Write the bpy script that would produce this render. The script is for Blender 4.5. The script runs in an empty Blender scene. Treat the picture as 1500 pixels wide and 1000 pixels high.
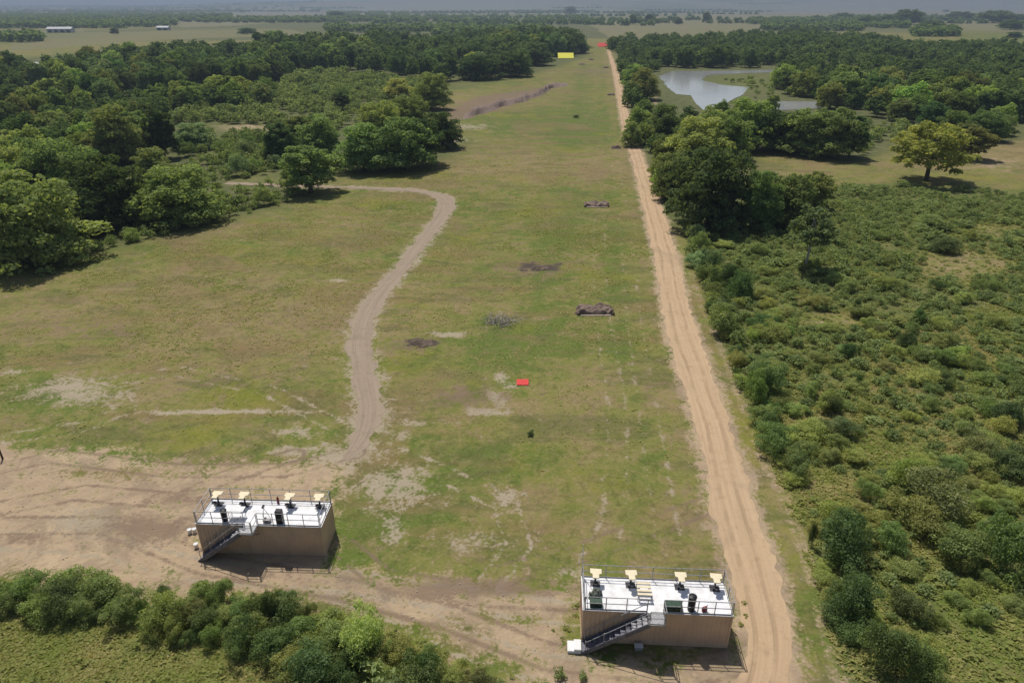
import bpy, bmesh, math, random
import numpy as np
from mathutils import Vector, Matrix

random.seed(11)
RNG = np.random.default_rng(11)
scene = bpy.context.scene
COL = scene.collection

# ------------------------------------------------------------------ camera model
FPX, W0, H0 = 1000.0, 1500.0, 1000.0
CAMZ = 36.0
PITCH = math.atan(492.0 / FPX)
CP, SP = math.cos(PITCH), math.sin(PITCH)

def ground_point(px, py, z=0.0):
    """point of the level z that the photograph shows at a pixel of its 1500 x 1000 frame"""
    u, v = (px - 750) / FPX, (py - 500) / FPX
    d = (u, CP - v * SP, -SP - v * CP)
    t = (z - CAMZ) / d[2]
    return (d[0] * t, d[1] * t, z)

def project(x, y, z=0.0):
    dz = z - CAMZ
    depth = y * CP - dz * SP
    return 750 + FPX * x / depth, 500 - FPX * (y * SP + dz * CP) / depth

# ------------------------------------------------------------------ numpy noise
def _hash(ix, iy, seed):
    n = (ix * 374761393 + iy * 668265263 + seed * 982451653) & 0xFFFFFFFF
    n = ((n ^ (n >> 13)) * 1274126177) & 0xFFFFFFFF
    return ((n ^ (n >> 16)) & 0xFFFF) / 65535.0

def vnoise(x, y, seed=0):
    x = np.asarray(x, dtype=np.float64); y = np.asarray(y, dtype=np.float64)
    ix = np.floor(x).astype(np.int64); iy = np.floor(y).astype(np.int64)
    fx = x - ix; fy = y - iy
    fx = fx * fx * (3 - 2 * fx); fy = fy * fy * (3 - 2 * fy)
    a = _hash(ix, iy, seed); b = _hash(ix + 1, iy, seed)
    c = _hash(ix, iy + 1, seed); d = _hash(ix + 1, iy + 1, seed)
    return (a + (b - a) * fx) * (1 - fy) + (c + (d - c) * fx) * fy

def fbm(x, y, seed=0, oct=4):
    s = 0; a = 0.5; t = 0
    for k in range(oct):
        s = s + a * vnoise(x * 2 ** k + 17.3 * k, y * 2 ** k + 5.1 * k, seed + k); t += a; a *= 0.5
    return s / t

def sstep(a, b, x):
    t = np.clip((x - a) / (b - a), 0, 1)
    return t * t * (3 - 2 * t)

def in_poly(x, y, poly):
    x = np.asarray(x); y = np.asarray(y)
    ins = np.zeros(x.shape, bool); n = len(poly)
    for i in range(n):
        x0, y0 = poly[i]; x1, y1 = poly[(i + 1) % n]
        if y0 == y1: continue
        c = ((y0 > y) != (y1 > y)) & (x < (x1 - x0) * (y - y0) / (y1 - y0) + x0)
        ins ^= c
    return ins

def dist_line(x, y, pts):
    d = np.full(np.asarray(x).shape, 1e9)
    for (x0, y0), (x1, y1) in zip(pts[:-1], pts[1:]):
        dx, dy = x1 - x0, y1 - y0
        t = np.clip(((x - x0) * dx + (y - y0) * dy) / (dx * dx + dy * dy + 1e-9), 0, 1)
        d = np.minimum(d, np.hypot(x - x0 - t * dx, y - y0 - t * dy))
    return d

def dist_poly(x, y, poly):
    """signed: positive inside"""
    d = dist_line(x, y, list(poly) + [poly[0]])
    return np.where(in_poly(x, y, poly), d, -d)

def gp(pts):
    return [ground_point(a, b)[:2] for a, b in pts]

def terrain(x, y):
    x = np.asarray(x, float); y = np.asarray(y, float)
    r = np.hypot(x, y)
    h = (fbm(x / 55, y / 55, 3, 2) - 0.5) * 0.9 * (1 - sstep(120, 260, r))
    h = h * sstep(26, 60, r)
    # shallow verge ditch right of the road
    hill = sstep(5200, 9500, y) * (26 + 95 * sstep(-5200, 600, x) + 45 * (fbm(x / 1900, y / 2600, 9, 3) - 0.4))
    return h + np.maximum(hill, 0)

# ------------------------------------------------------------------ materials
class NT:
    def __init__(s, name):
        s.m = bpy.data.materials.new(name); s.m.use_nodes = True
        s.t = s.m.node_tree; s.t.nodes.clear()
    def n(s, typ, ins=None, **props):
        nd = s.t.nodes.new(typ)
        for k, v in props.items(): setattr(nd, k, v)
        for k, v in (ins or {}).items():
            sock = nd.inputs[k]
            if isinstance(v, bpy.types.NodeSocket): s.t.links.new(v, sock)
            else: sock.default_value = v
        return nd
    def math(s, op, a, b=0.0, c=0.0, clamp=False):
        return s.n('ShaderNodeMath', {0: a, 1: b, 2: c}, operation=op, use_clamp=clamp).outputs[0]
    def mix(s, f, a, b, blend='MIX'):
        nd = s.t.nodes.new('ShaderNodeMix'); nd.data_type = 'RGBA'; nd.blend_type = blend
        for i, v in ((0, f), (6, a), (7, b)):
            if isinstance(v, bpy.types.NodeSocket): s.t.links.new(v, nd.inputs[i])
            else: nd.inputs[i].default_value = v if i == 0 else (*v[:3], 1)
        return nd.outputs[2]
    def noise(s, scale, detail=4, rough=0.55, vec=None, dist=0.0):
        nd = s.n('ShaderNodeTexNoise', {'Scale': scale, 'Detail': detail, 'Roughness': rough, 'Distortion': dist})
        s.t.links.new(vec or s.obj(), nd.inputs['Vector'])
        return nd.outputs['Fac']
    def obj(s):
        if not hasattr(s, '_o'): s._o = s.n('ShaderNodeTexCoord').outputs['Object']
        return s._o
    def attr(s, name, out='Fac'):
        return s.n('ShaderNodeAttribute', attribute_name=name).outputs[out]
    def rng(s, v, a, b, c=0.0, d=1.0):
        return s.n('ShaderNodeMapRange', {0: v, 1: a, 2: b, 3: c, 4: d}, interpolation_type='SMOOTHSTEP').outputs[0]
    def bump(s, h, strength=0.3, distance=0.1):
        return s.n('ShaderNodeBump', {'Strength': strength, 'Distance': distance, 'Height': h}).outputs[0]
    def out(s, sh, vol=None):
        o = s.t.nodes.new('ShaderNodeOutputMaterial')
        if sh is not None: s.t.links.new(sh, o.inputs['Surface'])
        if vol is not None: s.t.links.new(vol, o.inputs['Volume'])
        return s.m
    def principled(s, col, rough=0.7, metal=0.0, normal=None, spec=0.3):
        b = s.n('ShaderNodeBsdfPrincipled', {'Roughness': rough, 'Metallic': metal, 'Specular IOR Level': spec})
        if isinstance(col, bpy.types.NodeSocket): s.t.links.new(col, b.inputs['Base Color'])
        else: b.inputs['Base Color'].default_value = (*col, 1)
        if normal is not None: s.t.links.new(normal, b.inputs['Normal'])
        return b.outputs[0]

def paint(name, c, rough=0.6, var=0.12, scale=3.0, metal=0.0, dirt=None):
    t = NT(name)
    f = t.noise(scale, 5)
    d = dirt or tuple(v * (1 - 2.2 * var) for v in c)
    col = t.mix(t.rng(f, 0.35, 0.72), c, d)
    return t.out(t.principled(col, rough, metal, t.bump(t.noise(scale * 8, 3), 0.15, 0.01)))

def leaf_material(name, dark, light, trans=0.35):
    t = NT(name)
    tint = t.attr('tint')
    col = t.mix(tint, dark, light)
    oi = t.n('ShaderNodeObjectInfo').outputs['Color']
    col = t.mix(1.0, col, oi, 'MULTIPLY')
    d = t.n('ShaderNodeBsdfDiffuse', {'Color': col}).outputs[0]
    tc = t.mix(1.0, col, (1.1, 1.05, 0.55), 'MULTIPLY')
    tr = t.n('ShaderNodeBsdfTranslucent', {'Color': tc}).outputs[0]
    m = t.n('ShaderNodeAddShader', {0: d, 1: tr}).outputs[0]
    return t.out(m)

M = {}
M['leaf'] = leaf_material('leaf', (0.062, 0.094, 0.036), (0.158, 0.200, 0.076), .45)
M['scrub'] = leaf_material('scrub_leaf', (0.084, 0.115, 0.046), (0.195, 0.232, 0.098), .45)
M['weed'] = leaf_material('weed_leaf', (0.115, 0.140, 0.042), (0.190, 0.200, 0.070), .45)
M['bark'] = paint('bark', (0.10, 0.08, 0.06), 0.9, 0.2, 2.0)
M['pale_bark'] = paint('pale_bark', (0.40, 0.37, 0.32), 0.9, 0.12, 2.0)
M['deck'] = paint('deck_white', (0.80, 0.80, 0.82), 0.55, 0.05, 1.6, dirt=(0.62, 0.61, 0.60))
M['rail'] = paint('galvanised_rail', (0.40, 0.39, 0.39), 0.5, 0.15, 6.0, 0.3)
M['step'] = paint('stair_steel', (0.16, 0.16, 0.195), 0.5, 0.2, 4.0, 0.2)
M['grate'] = paint('grating', (0.34, 0.34, 0.35), 0.55, 0.15, 9.0, 0.2)
M['cream'] = paint('cream_board', (0.78, 0.68, 0.47), 0.6, 0.08, 3.0)
M['black'] = paint('black_plastic', (0.018, 0.018, 0.02), 0.45, 0.2, 5.0)
M['green'] = paint('green_paint', (0.035, 0.075, 0.045), 0.5, 0.2, 5.0)
M['olive'] = paint('olive_cloth', (0.20, 0.22, 0.17), 0.9, 0.3, 6.0)
M['white'] = paint('white_plastic', (0.75, 0.75, 0.74), 0.5, 0.05, 5.0)
M['red'] = paint('red_paint', (0.72, 0.028, 0.02), 0.6, 0.06, 3.0)
M['dark_red'] = paint('dark_red', (0.20, 0.03, 0.03), 0.6, 0.1, 3.0)
M['yellow'] = paint('yellow_paint', (0.86, 0.80, 0.04), 0.6, 0.05, 3.0)
M['dgrey'] = paint('dark_steel', (0.07, 0.07, 0.075), 0.5, 0.15, 5.0, 0.3)
M['timber'] = paint('pale_timber', (0.42, 0.34, 0.27), 0.85, 0.18, 3.0)
M['earth'] = paint('dark_earth', (0.150, 0.108, 0.088), 0.95, 0.3, 1.6, dirt=(0.27, 0.20, 0.16))
M['ash'] = paint('ash', (0.070, 0.052, 0.038), 0.95, 0.3, 1.3, dirt=(0.16, 0.12, 0.09))
M['deadwood'] = paint('deadwood', (0.33, 0.31, 0.27), 0.9, 0.15, 3.0)
M['barnwall'] = paint('barn_wall', (0.55, 0.54, 0.51), 0.8, 0.1, 0.3)
M['barnroof'] = paint('barn_roof', (0.50, 0.52, 0.54), 0.5, 0.1, 0.2)
M['opening'] = paint('opening', (0.03, 0.03, 0.035), 0.5)

def make_wall():
    t = NT('brown_corrugated_steel')
    f = t.noise(0.8, 6); g = t.noise(6, 4)
    mp = t.n('ShaderNodeMapping', {'Vector': t.obj(), 'Scale': (5, 5, 0.25)}).outputs[0]
    st = t.noise(1.0, 4, vec=mp)
    c = t.mix(t.rng(f, 0.3, 0.75), (0.64, 0.44, 0.295), (0.53, 0.365, 0.25))
    c = t.mix(t.rng(st, 0.55, 0.8, 0, 0.35), c, (0.25, 0.165, 0.12))
    return t.out(t.principled(c, 0.6, 0.0, t.bump(g, 0.1, 0.01)))
M['wall'] = make_wall()

def make_ground():
    t = NT('meadow_and_soil')
    n1, n2, n3 = t.noise(0.022, 5, 0.6), t.noise(0.11, 6, 0.62), t.noise(0.9, 6, 0.65)
    n4, n5 = t.noise(3.6, 4, 0.6), t.noise(0.35, 6, 0.65, dist=0.6)
    mp = t.n('ShaderNodeMapping', {'Vector': t.obj(), 'Scale': (0.05, 0.16, 1), 'Rotation': (0, 0, 0.35)}).outputs[0]
    ns = t.noise(1.0, 6, 0.62, vec=mp)
    dry, green = t.attr('dry'), t.attr('green')
    # grass
    k = t.math('ADD', t.math('MULTIPLY', n1, 0.6), t.math('MULTIPLY', n2, 0.55))
    k = t.math('ADD', k, t.math('MULTIPLY', t.math('SUBTRACT', n5, 0.5), 0.9))
    k = t.math('ADD', k, t.math('MULTIPLY', t.math('SUBTRACT', n3, 0.5), 0.5))
    k = t.math('ADD', t.math('ADD', k, dry), t.math('MULTIPLY', green, -1.0))
    g = t.mix(t.rng(k, 0.38, 0.60), (0.112, 0.150, 0.030), (0.192, 0.186, 0.054))
    g = t.mix(t.rng(k, 0.56, 0.80), g, (0.250, 0.195, 0.092))
    g = t.mix(t.rng(ns, 0.50, 0.66, 0, 0.7), g, (0.205, 0.142, 0.070))
    g = t.mix(t.rng(t.noise(0.06, 5, 0.6, dist=0.4), 0.53, 0.66, 0, 0.65), g, (0.200, 0.195, 0.030))
    mp2 = t.n('ShaderNodeMapping', {'Vector': t.obj(), 'Scale': (0.10, 0.24, 1), 'Rotation': (0, 0, -0.2)}).outputs[0]
    g = t.mix(t.rng(t.noise(1.0, 7, 0.66, vec=mp2, dist=0.8), 0.49, 0.63, 0, 0.62), g, (0.108, 0.112, 0.040))
    g = t.mix(t.rng(t.noise(0.035, 6, 0.6, dist=1.0), 0.53, 0.64, 0, 0.6), g, (0.215, 0.150, 0.080))
    g = t.mix(t.rng(n5, 0.52, 0.68, 0, 0.5), g, (0.205, 0.160, 0.082))
    g = t.mix(t.rng(t.noise(0.7, 8, 0.72, dist=1.5), 0.48, 0.64, 0, 0.55), g, t.mix(1.0, g, (0.50, 0.54, 0.5), 'MULTIPLY'))
    g = t.mix(t.rng(n4, 0.50, 0.70, 0, 0.3), g, (0.30, 0.25, 0.145))
    g = t.mix(t.rng(t.noise(1.7, 6, 0.7, dist=1.0), 0.50, 0.66, 0, 0.4), g, (0.10, 0.125, 0.035))
    # undergrowth
    sc = t.mix(t.rng(n2, 0.3, 0.7), (0.095, 0.118, 0.034), (0.165, 0.165, 0.062))
    sc = t.mix(t.rng(n3, 0.45, 0.75, 0, 0.5), sc, (0.060, 0.078, 0.024))
    edge = t.math('ADD', t.math('MULTIPLY', t.math('SUBTRACT', n5, 0.5), 1.25), t.math('MULTIPLY', t.math('SUBTRACT', n3, 0.5), 1.0))
    edge = t.math('ADD', edge, t.math('MULTIPLY', t.math('SUBTRACT', n4, 0.5), 0.7))
    def lay(a, w=0.14, k=1.0):
        v = t.math('ADD', t.attr(a), t.math('MULTIPLY', edge, k))
        return t.rng(v, 0.5 - w, 0.5 + w)
    c = t.mix(lay('scrub', 0.2), g, sc)
    # far fields
    c = t.mix(t.attr('straw'), c, t.mix(n1, (0.215, 0.195, 0.145), (0.135, 0.125, 0.092)))
    c = t.mix(t.attr('farwood'), c, t.mix(t.rng(n5, .35, .65), t.mix(n3, (0.045, 0.060, 0.024), (0.085, 0.095, 0.042)), t.mix(n3, (0.10, 0.115, 0.045), (0.165, 0.155, 0.075))))
    # bare soil
    soil = t.mix(t.rng(n2, 0.3, 0.7), (0.45, 0.34, 0.22), (0.355, 0.265, 0.175))
    soil = t.mix(t.rng(t.noise(0.2, 6, 0.65, dist=1.2), 0.47, 0.62, 0, 0.7), soil, (0.255, 0.195, 0.135))
    soil = t.mix(t.rng(n3, 0.45, 0.7, 0, 0.55), soil, (0.27, 0.195, 0.135))
    soil = t.mix(t.rng(n4, 0.55, 0.7, 0, 0.4), soil, (0.50, 0.385, 0.27))
    c = t.mix(lay('bare', 0.22), c, soil)
    c = t.mix(lay('pale', 0.22, 1.2), c, t.mix(n3, (0.40, 0.34, 0.25), (0.29, 0.24, 0.165)))
    c = t.mix(t.math('MULTIPLY', lay('mud', 0.2, 0.8), 0.8), c, t.mix(n3, (0.145, 0.105, 0.075), (0.235, 0.165, 0.115)))
    c = t.mix(lay('burnt', 0.18, 0.8), c, t.mix(n3, (0.045, 0.036, 0.032), (0.115, 0.09, 0.075)))
    h = t.math('ADD', t.math('MULTIPLY', n3, 0.7), t.math('MULTIPLY', n4, 0.3))
    return t.out(t.principled(c, 0.95, 0, t.bump(h, 0.7, 0.22), 0.1))
M['ground'] = make_ground()

def make_road(name, a, b, cden, gap):
    t = NT(name)
    uv = t.n('ShaderNodeUVMap', uv_map='UVMap').outputs[0]
    mp = t.n('ShaderNodeMapping', {'Vector': uv, 'Scale': (11.0, 0.06, 1)}).outputs[0]
    st = t.noise(1.0, 5, 0.6, vec=mp)
    n2, n3, n4 = t.noise(0.3, 6), t.noise(1.3, 6, 0.65), t.noise(5, 4)
    c = t.mix(t.rng(st, 0.30, 0.78, 0, .8), a, b)
    c = t.mix(t.rng(n2, 0.45, 0.75, 0, 0.5), c, cden)
    c = t.mix(t.rng(n3, 0.5, 0.75, 0, 0.45), c, tuple(v * 0.72 for v in b))
    c = t.mix(t.rng(n4, 0.55, 0.75, 0, 0.35), c, tuple(min(1, v * 1.2) for v in a))
    c = t.mix(t.rng(t.noise(0.12, 6, 0.6, dist=1.0), 0.52, 0.66, 0, 0.6), c, tuple(v * 0.78 for v in cden))
    u = t.n('ShaderNodeSeparateXYZ', {0: uv}).outputs[0]
    u = t.math('ADD', u, t.math('MULTIPLY', t.math('SUBTRACT', t.noise(0.09, 3), 0.5), 0.35))
    rut = t.rng(t.math('ABSOLUTE', t.math('SUBTRACT', t.math('ABSOLUTE', t.math('SUBTRACT', u, 0.5)), 0.21)), 0.075, 0.025)
    rut = t.math('MULTIPLY', rut, t.rng(t.noise(0.4, 5), 0.35, 0.6, 0.25, 1.0))
    c = t.mix(t.math('MULTIPLY', rut, gap), c, tuple(v * 0.80 for v in b))
    h = t.math('ADD', t.math('MULTIPLY', st, 0.6), t.math('MULTIPLY', n4, 0.4))
    h = t.math('SUBTRACT', h, t.math('MULTIPLY', rut, 0.6))
    return t.out(t.principled(c, 0.95, 0, t.bump(h, 0.5, 0.12), 0.1))
M['road'] = make_road('sandy_road', (0.50, 0.36, 0.225), (0.385, 0.27, 0.165), (0.44, 0.32, 0.205), 0.6)
M['track'] = make_road('grey_brown_track', (0.335, 0.265, 0.195), (0.25, 0.195, 0.145), (0.30, 0.24, 0.17), 0.2)

def make_water():
    t = NT('pond_water')
    n = t.noise(0.25, 5)
    return t.out(t.principled(t.mix(t.rng(t.noise(0.02, 4), .4, .7), (0.40, 0.41, 0.41), (0.30, 0.315, 0.31)), 0.12, 0, t.bump(n, 0.05, 0.1), 0.8))
M['water'] = make_water()

# ------------------------------------------------------------------ object helpers
def tag(o, label=None, cat=None, group=None, kind=None):
    if label: o['label'] = label
    if cat: o['category'] = cat
    if group: o['group'] = group
    if kind: o['kind'] = kind
    return o

def mesh_np(name, V, F, mat, tint=None, smooth=False, attrs=None):
    V = np.asarray(V, dtype=np.float32); F = np.asarray(F, dtype=np.int32)
    me = bpy.data.meshes.new(name)
    k = F.shape[1]
    me.vertices.add(len(V)); me.vertices.foreach_set('co', V.ravel())
    me.loops.add(F.size); me.loops.foreach_set('vertex_index', F.ravel())
    me.polygons.add(len(F)); me.polygons.foreach_set('loop_start', np.arange(0, F.size, k, dtype=np.int32))
    me.polygons.foreach_set('loop_total', np.full(len(F), k, dtype=np.int32))
    if smooth: me.polygons.foreach_set('use_smooth', np.ones(len(F), dtype=bool))
    A = dict(attrs or {})
    if tint is not None: A['tint'] = tint
    for nm, a in A.items():
        at = me.attributes.new(nm, 'FLOAT', 'POINT'); at.data.foreach_set('value', np.asarray(a, dtype=np.float32))
    if mat: me.materials.append(mat)
    me.update(calc_edges=True)
    return me

def link(name, me, parent=None, loc=None, rz=0.0):
    o = bpy.data.objects.new(name, me); COL.objects.link(o)
    if parent: o.parent = parent
    if loc is not None: o.location = loc
    if rz: o.rotation_euler = (0, 0, rz)
    return o

def empty(name, loc, rz=0.0):
    o = link(name, None, None, loc, rz); o.empty_display_size = 0.3
    return o

class MB:
    """collects boxes, bars, tubes and lathes for one mesh"""
    def __init__(s): s.bm = bmesh.new()
    def box(s, c, size, rot=None, bevel=0.0):
        r = bmesh.ops.create_cube(s.bm, size=1.0)
        vs = r['verts']
        mt = Matrix.Translation(c) @ (rot.to_4x4() if rot else Matrix.Identity(4)) @ Matrix.Diagonal((*size, 1))
        bmesh.ops.transform(s.bm, matrix=mt, verts=vs)
        if bevel:
            es = list({e for v in vs for e in v.link_edges})
            bmesh.ops.bevel(s.bm, geom=es, offset=bevel, segments=2, affect='EDGES')
        return s
    def tube(s, pts, radii, seg=8, cap=True):
        pts = [Vector(p) for p in pts]
        if not hasattr(radii, '__len__'): radii = [radii] * len(pts)
        rings = []
        for i, p in enumerate(pts):
            a = pts[max(i - 1, 0)]; b = pts[min(i + 1, len(pts) - 1)]
            d = (b - a).normalized()
            x = d.orthogonal().normalized() if abs(d.z) < 0.999 else Vector((1, 0, 0))
            y = d.cross(x)
            rings.append([s.bm.verts.new(p + (x * math.cos(2 * math.pi * k / seg) + y * math.sin(2 * math.pi * k / seg)) * radii[i]) for k in range(seg)])
        for r0, r1 in zip(rings[:-1], rings[1:]):
            if True:
                # align ring starts
                best = min(range(seg), key=lambda q: (r1[q].co - r0[0].co).length)
                r1[:] = r1[best:] + r1[:best]
            for k in range(seg):
                try: s.bm.faces.new((r0[k], r0[(k + 1) % seg], r1[(k + 1) % seg], r1[k]))
                except ValueError: pass
        if cap:
            for r in (rings[0][::-1], rings[-1]):
                try: s.bm.faces.new(r)
                except ValueError: pass
        return s
    def lathe(s, c, prof, seg=16):
        return s.tube([(c[0], c[1], c[2] + z) for _, z in prof], [r for r, _ in prof], seg)
    def prism(s, outline, z0, z1):
        a = [s.bm.verts.new((x, y, z0)) for x, y in outline]
        b = [s.bm.verts.new((x, y, z1)) for x, y in outline]
        n = len(a)
        s.bm.faces.new(a[::-1]); s.bm.faces.new(b)
        for i in range(n): s.bm.faces.new((a[i], a[(i + 1) % n], b[(i + 1) % n], b[i]))
        return s
    def mesh(s, name, mat, smooth=False):
        bmesh.ops.recalc_face_normals(s.bm, faces=s.bm.faces)
        me = bpy.data.meshes.new(name); s.bm.to_mesh(me); s.bm.free()
        me.materials.append(mat)
        if smooth:
            for p in me.polygons: p.use_smooth = True
        return me
    def build(s, name, mat, parent=None, smooth=False, loc=None, rz=0.0):
        return link(name, s.mesh(name, mat, smooth), parent, loc, rz)

def copy_tree(o, parent=None):
    c = o.copy(); COL.objects.link(c)
    if parent: c.parent = parent
    for ch in list(o.children): copy_tree(ch, c)
    return c

# ------------------------------------------------------------------ layout of the ground
ROAD = [(72, 889, 892.5), (85, 892, 897), (100, 896, 903), (125, 901, 911), (150, 905, 917), (175, 909, 922), (200, 914, 930), (225, 923, 940),
        (250, 930, 948), (270, 934, 956), (300, 941, 968), (320, 946, 975), (340, 950, 982), (365, 956, 990), (390, 961, 997), (420, 966, 1002),
        (450, 970, 1008), (480, 974, 1020), (520, 985, 1034), (560, 999, 1047), (600, 1012, 1060), (650, 1024, 1078), (700, 1035, 1092),
        (750, 1044, 1108), (800, 1058, 1124), (850, 1075, 1140), (900, 1085, 1152), (940, 1092, 1158), (970, 1088, 1160), (1000, 1078, 1156), (1090, 1055, 1140), (1300, 1035, 1125), (1700, 1010, 1110), (2400, 960, 1090)]
TRACK = [(505, 676, .4), (516, 664, 1.2), (534, 642, 2.2), (543, 600, 2.7), (533, 550, 2.7), (527, 510, 2.9), (531, 470, 2.7), (552, 435, 2.7), (577, 405, 2.4), (600, 375, 2.3),
         (620, 350, 2.5), (640, 325, 2.9), (655, 305, 3.4), (653, 291, 3.4), (633, 283, 3.0), (600, 279, 2.4), (540, 276, 2.2), (480, 274, 2.2),
         (420, 271, 2.2), (330, 268, 2.2)]
POND = [(965, 112), (985, 104.5), (1060, 104), (1130, 102.5), (1136, 106), (1080, 108), (1035, 111), (1028, 118), (1060, 125), (1097, 128), (1088, 139), (1062, 152),
        (1030, 162), (1018, 150), (1012, 140), (990, 138), (975, 125)]
POND2 = [(1118, 150), (1130, 147), (1150, 149), (1205, 149), (1210, 158), (1170, 161), (1125, 162)]
POND3 = [(1168, 84), (1172, 76), (1182, 70.5), (1188, 77), (1200, 81), (1196, 84)]
POND4 = [(1408, 13), (1440, 11), (1500, 9), (1500, 13), (1460, 15)]

road_l = gp([(l, y) for y, l, r in ROAD]); road_r = gp([(r, y) for y, l, r in ROAD])
road_c = [((a[0] + b[0]) / 2, (a[1] + b[1]) / 2) for a, b in zip(road_l, road_r)]
track_c = gp([(x, y) for x, y, w in TRACK])

YARD = gp([(-40, 652), (60, 652), (180, 664), (330, 682), (430, 672), (520, 660), (545, 690), (500, 724), (494, 822), (560, 832), (700, 842), (852, 846), (858, 950), (920, 972),
           (1080, 972), (1100, 930), (1160, 940), (1160, 1020), (790, 1060), (770, 985), (690, 962), (600, 925), (470, 885), (330, 872), (200, 868), (100, 860), (-40, 858)])
SCRUB_R = gp([(1004, 335), (1100, 338), (1220, 272), (1320, 268), (1700, 285), (1800, 1300), (1290, 1300), (1195, 880), (1165, 760), (1115, 660), (1075, 560), (1040, 470)])
WOODS_L = gp([(-60, 390), (130, 372), (330, 322), (448, 288), (440, 262), (520, 255), (640, 240), (672, 210), (640, 170), (655, 135), (770, 112), (860, 82), (840, 55), (500, 58), (200, 70), (-60, 95)])
WOODS_R = gp([(905, 75), (925, 150), (950, 240), (985, 330), (1100, 320), (1110, 215), (1250, 238), (1300, 225), (1500, 205), (1560, 70), (1200, 42), (900, 46)])
WEEDS = gp([(-60, 880), (200, 905), (300, 935), (420, 985), (560, 1300), (-400, 1300), (-300, 870)])
MEADOW_R = gp([(1095, 215), (1260, 238), (1300, 205), (1400, 215), (1520, 200), (1520, 290), (1320, 272), (1220, 262), (1100, 240)])

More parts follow.
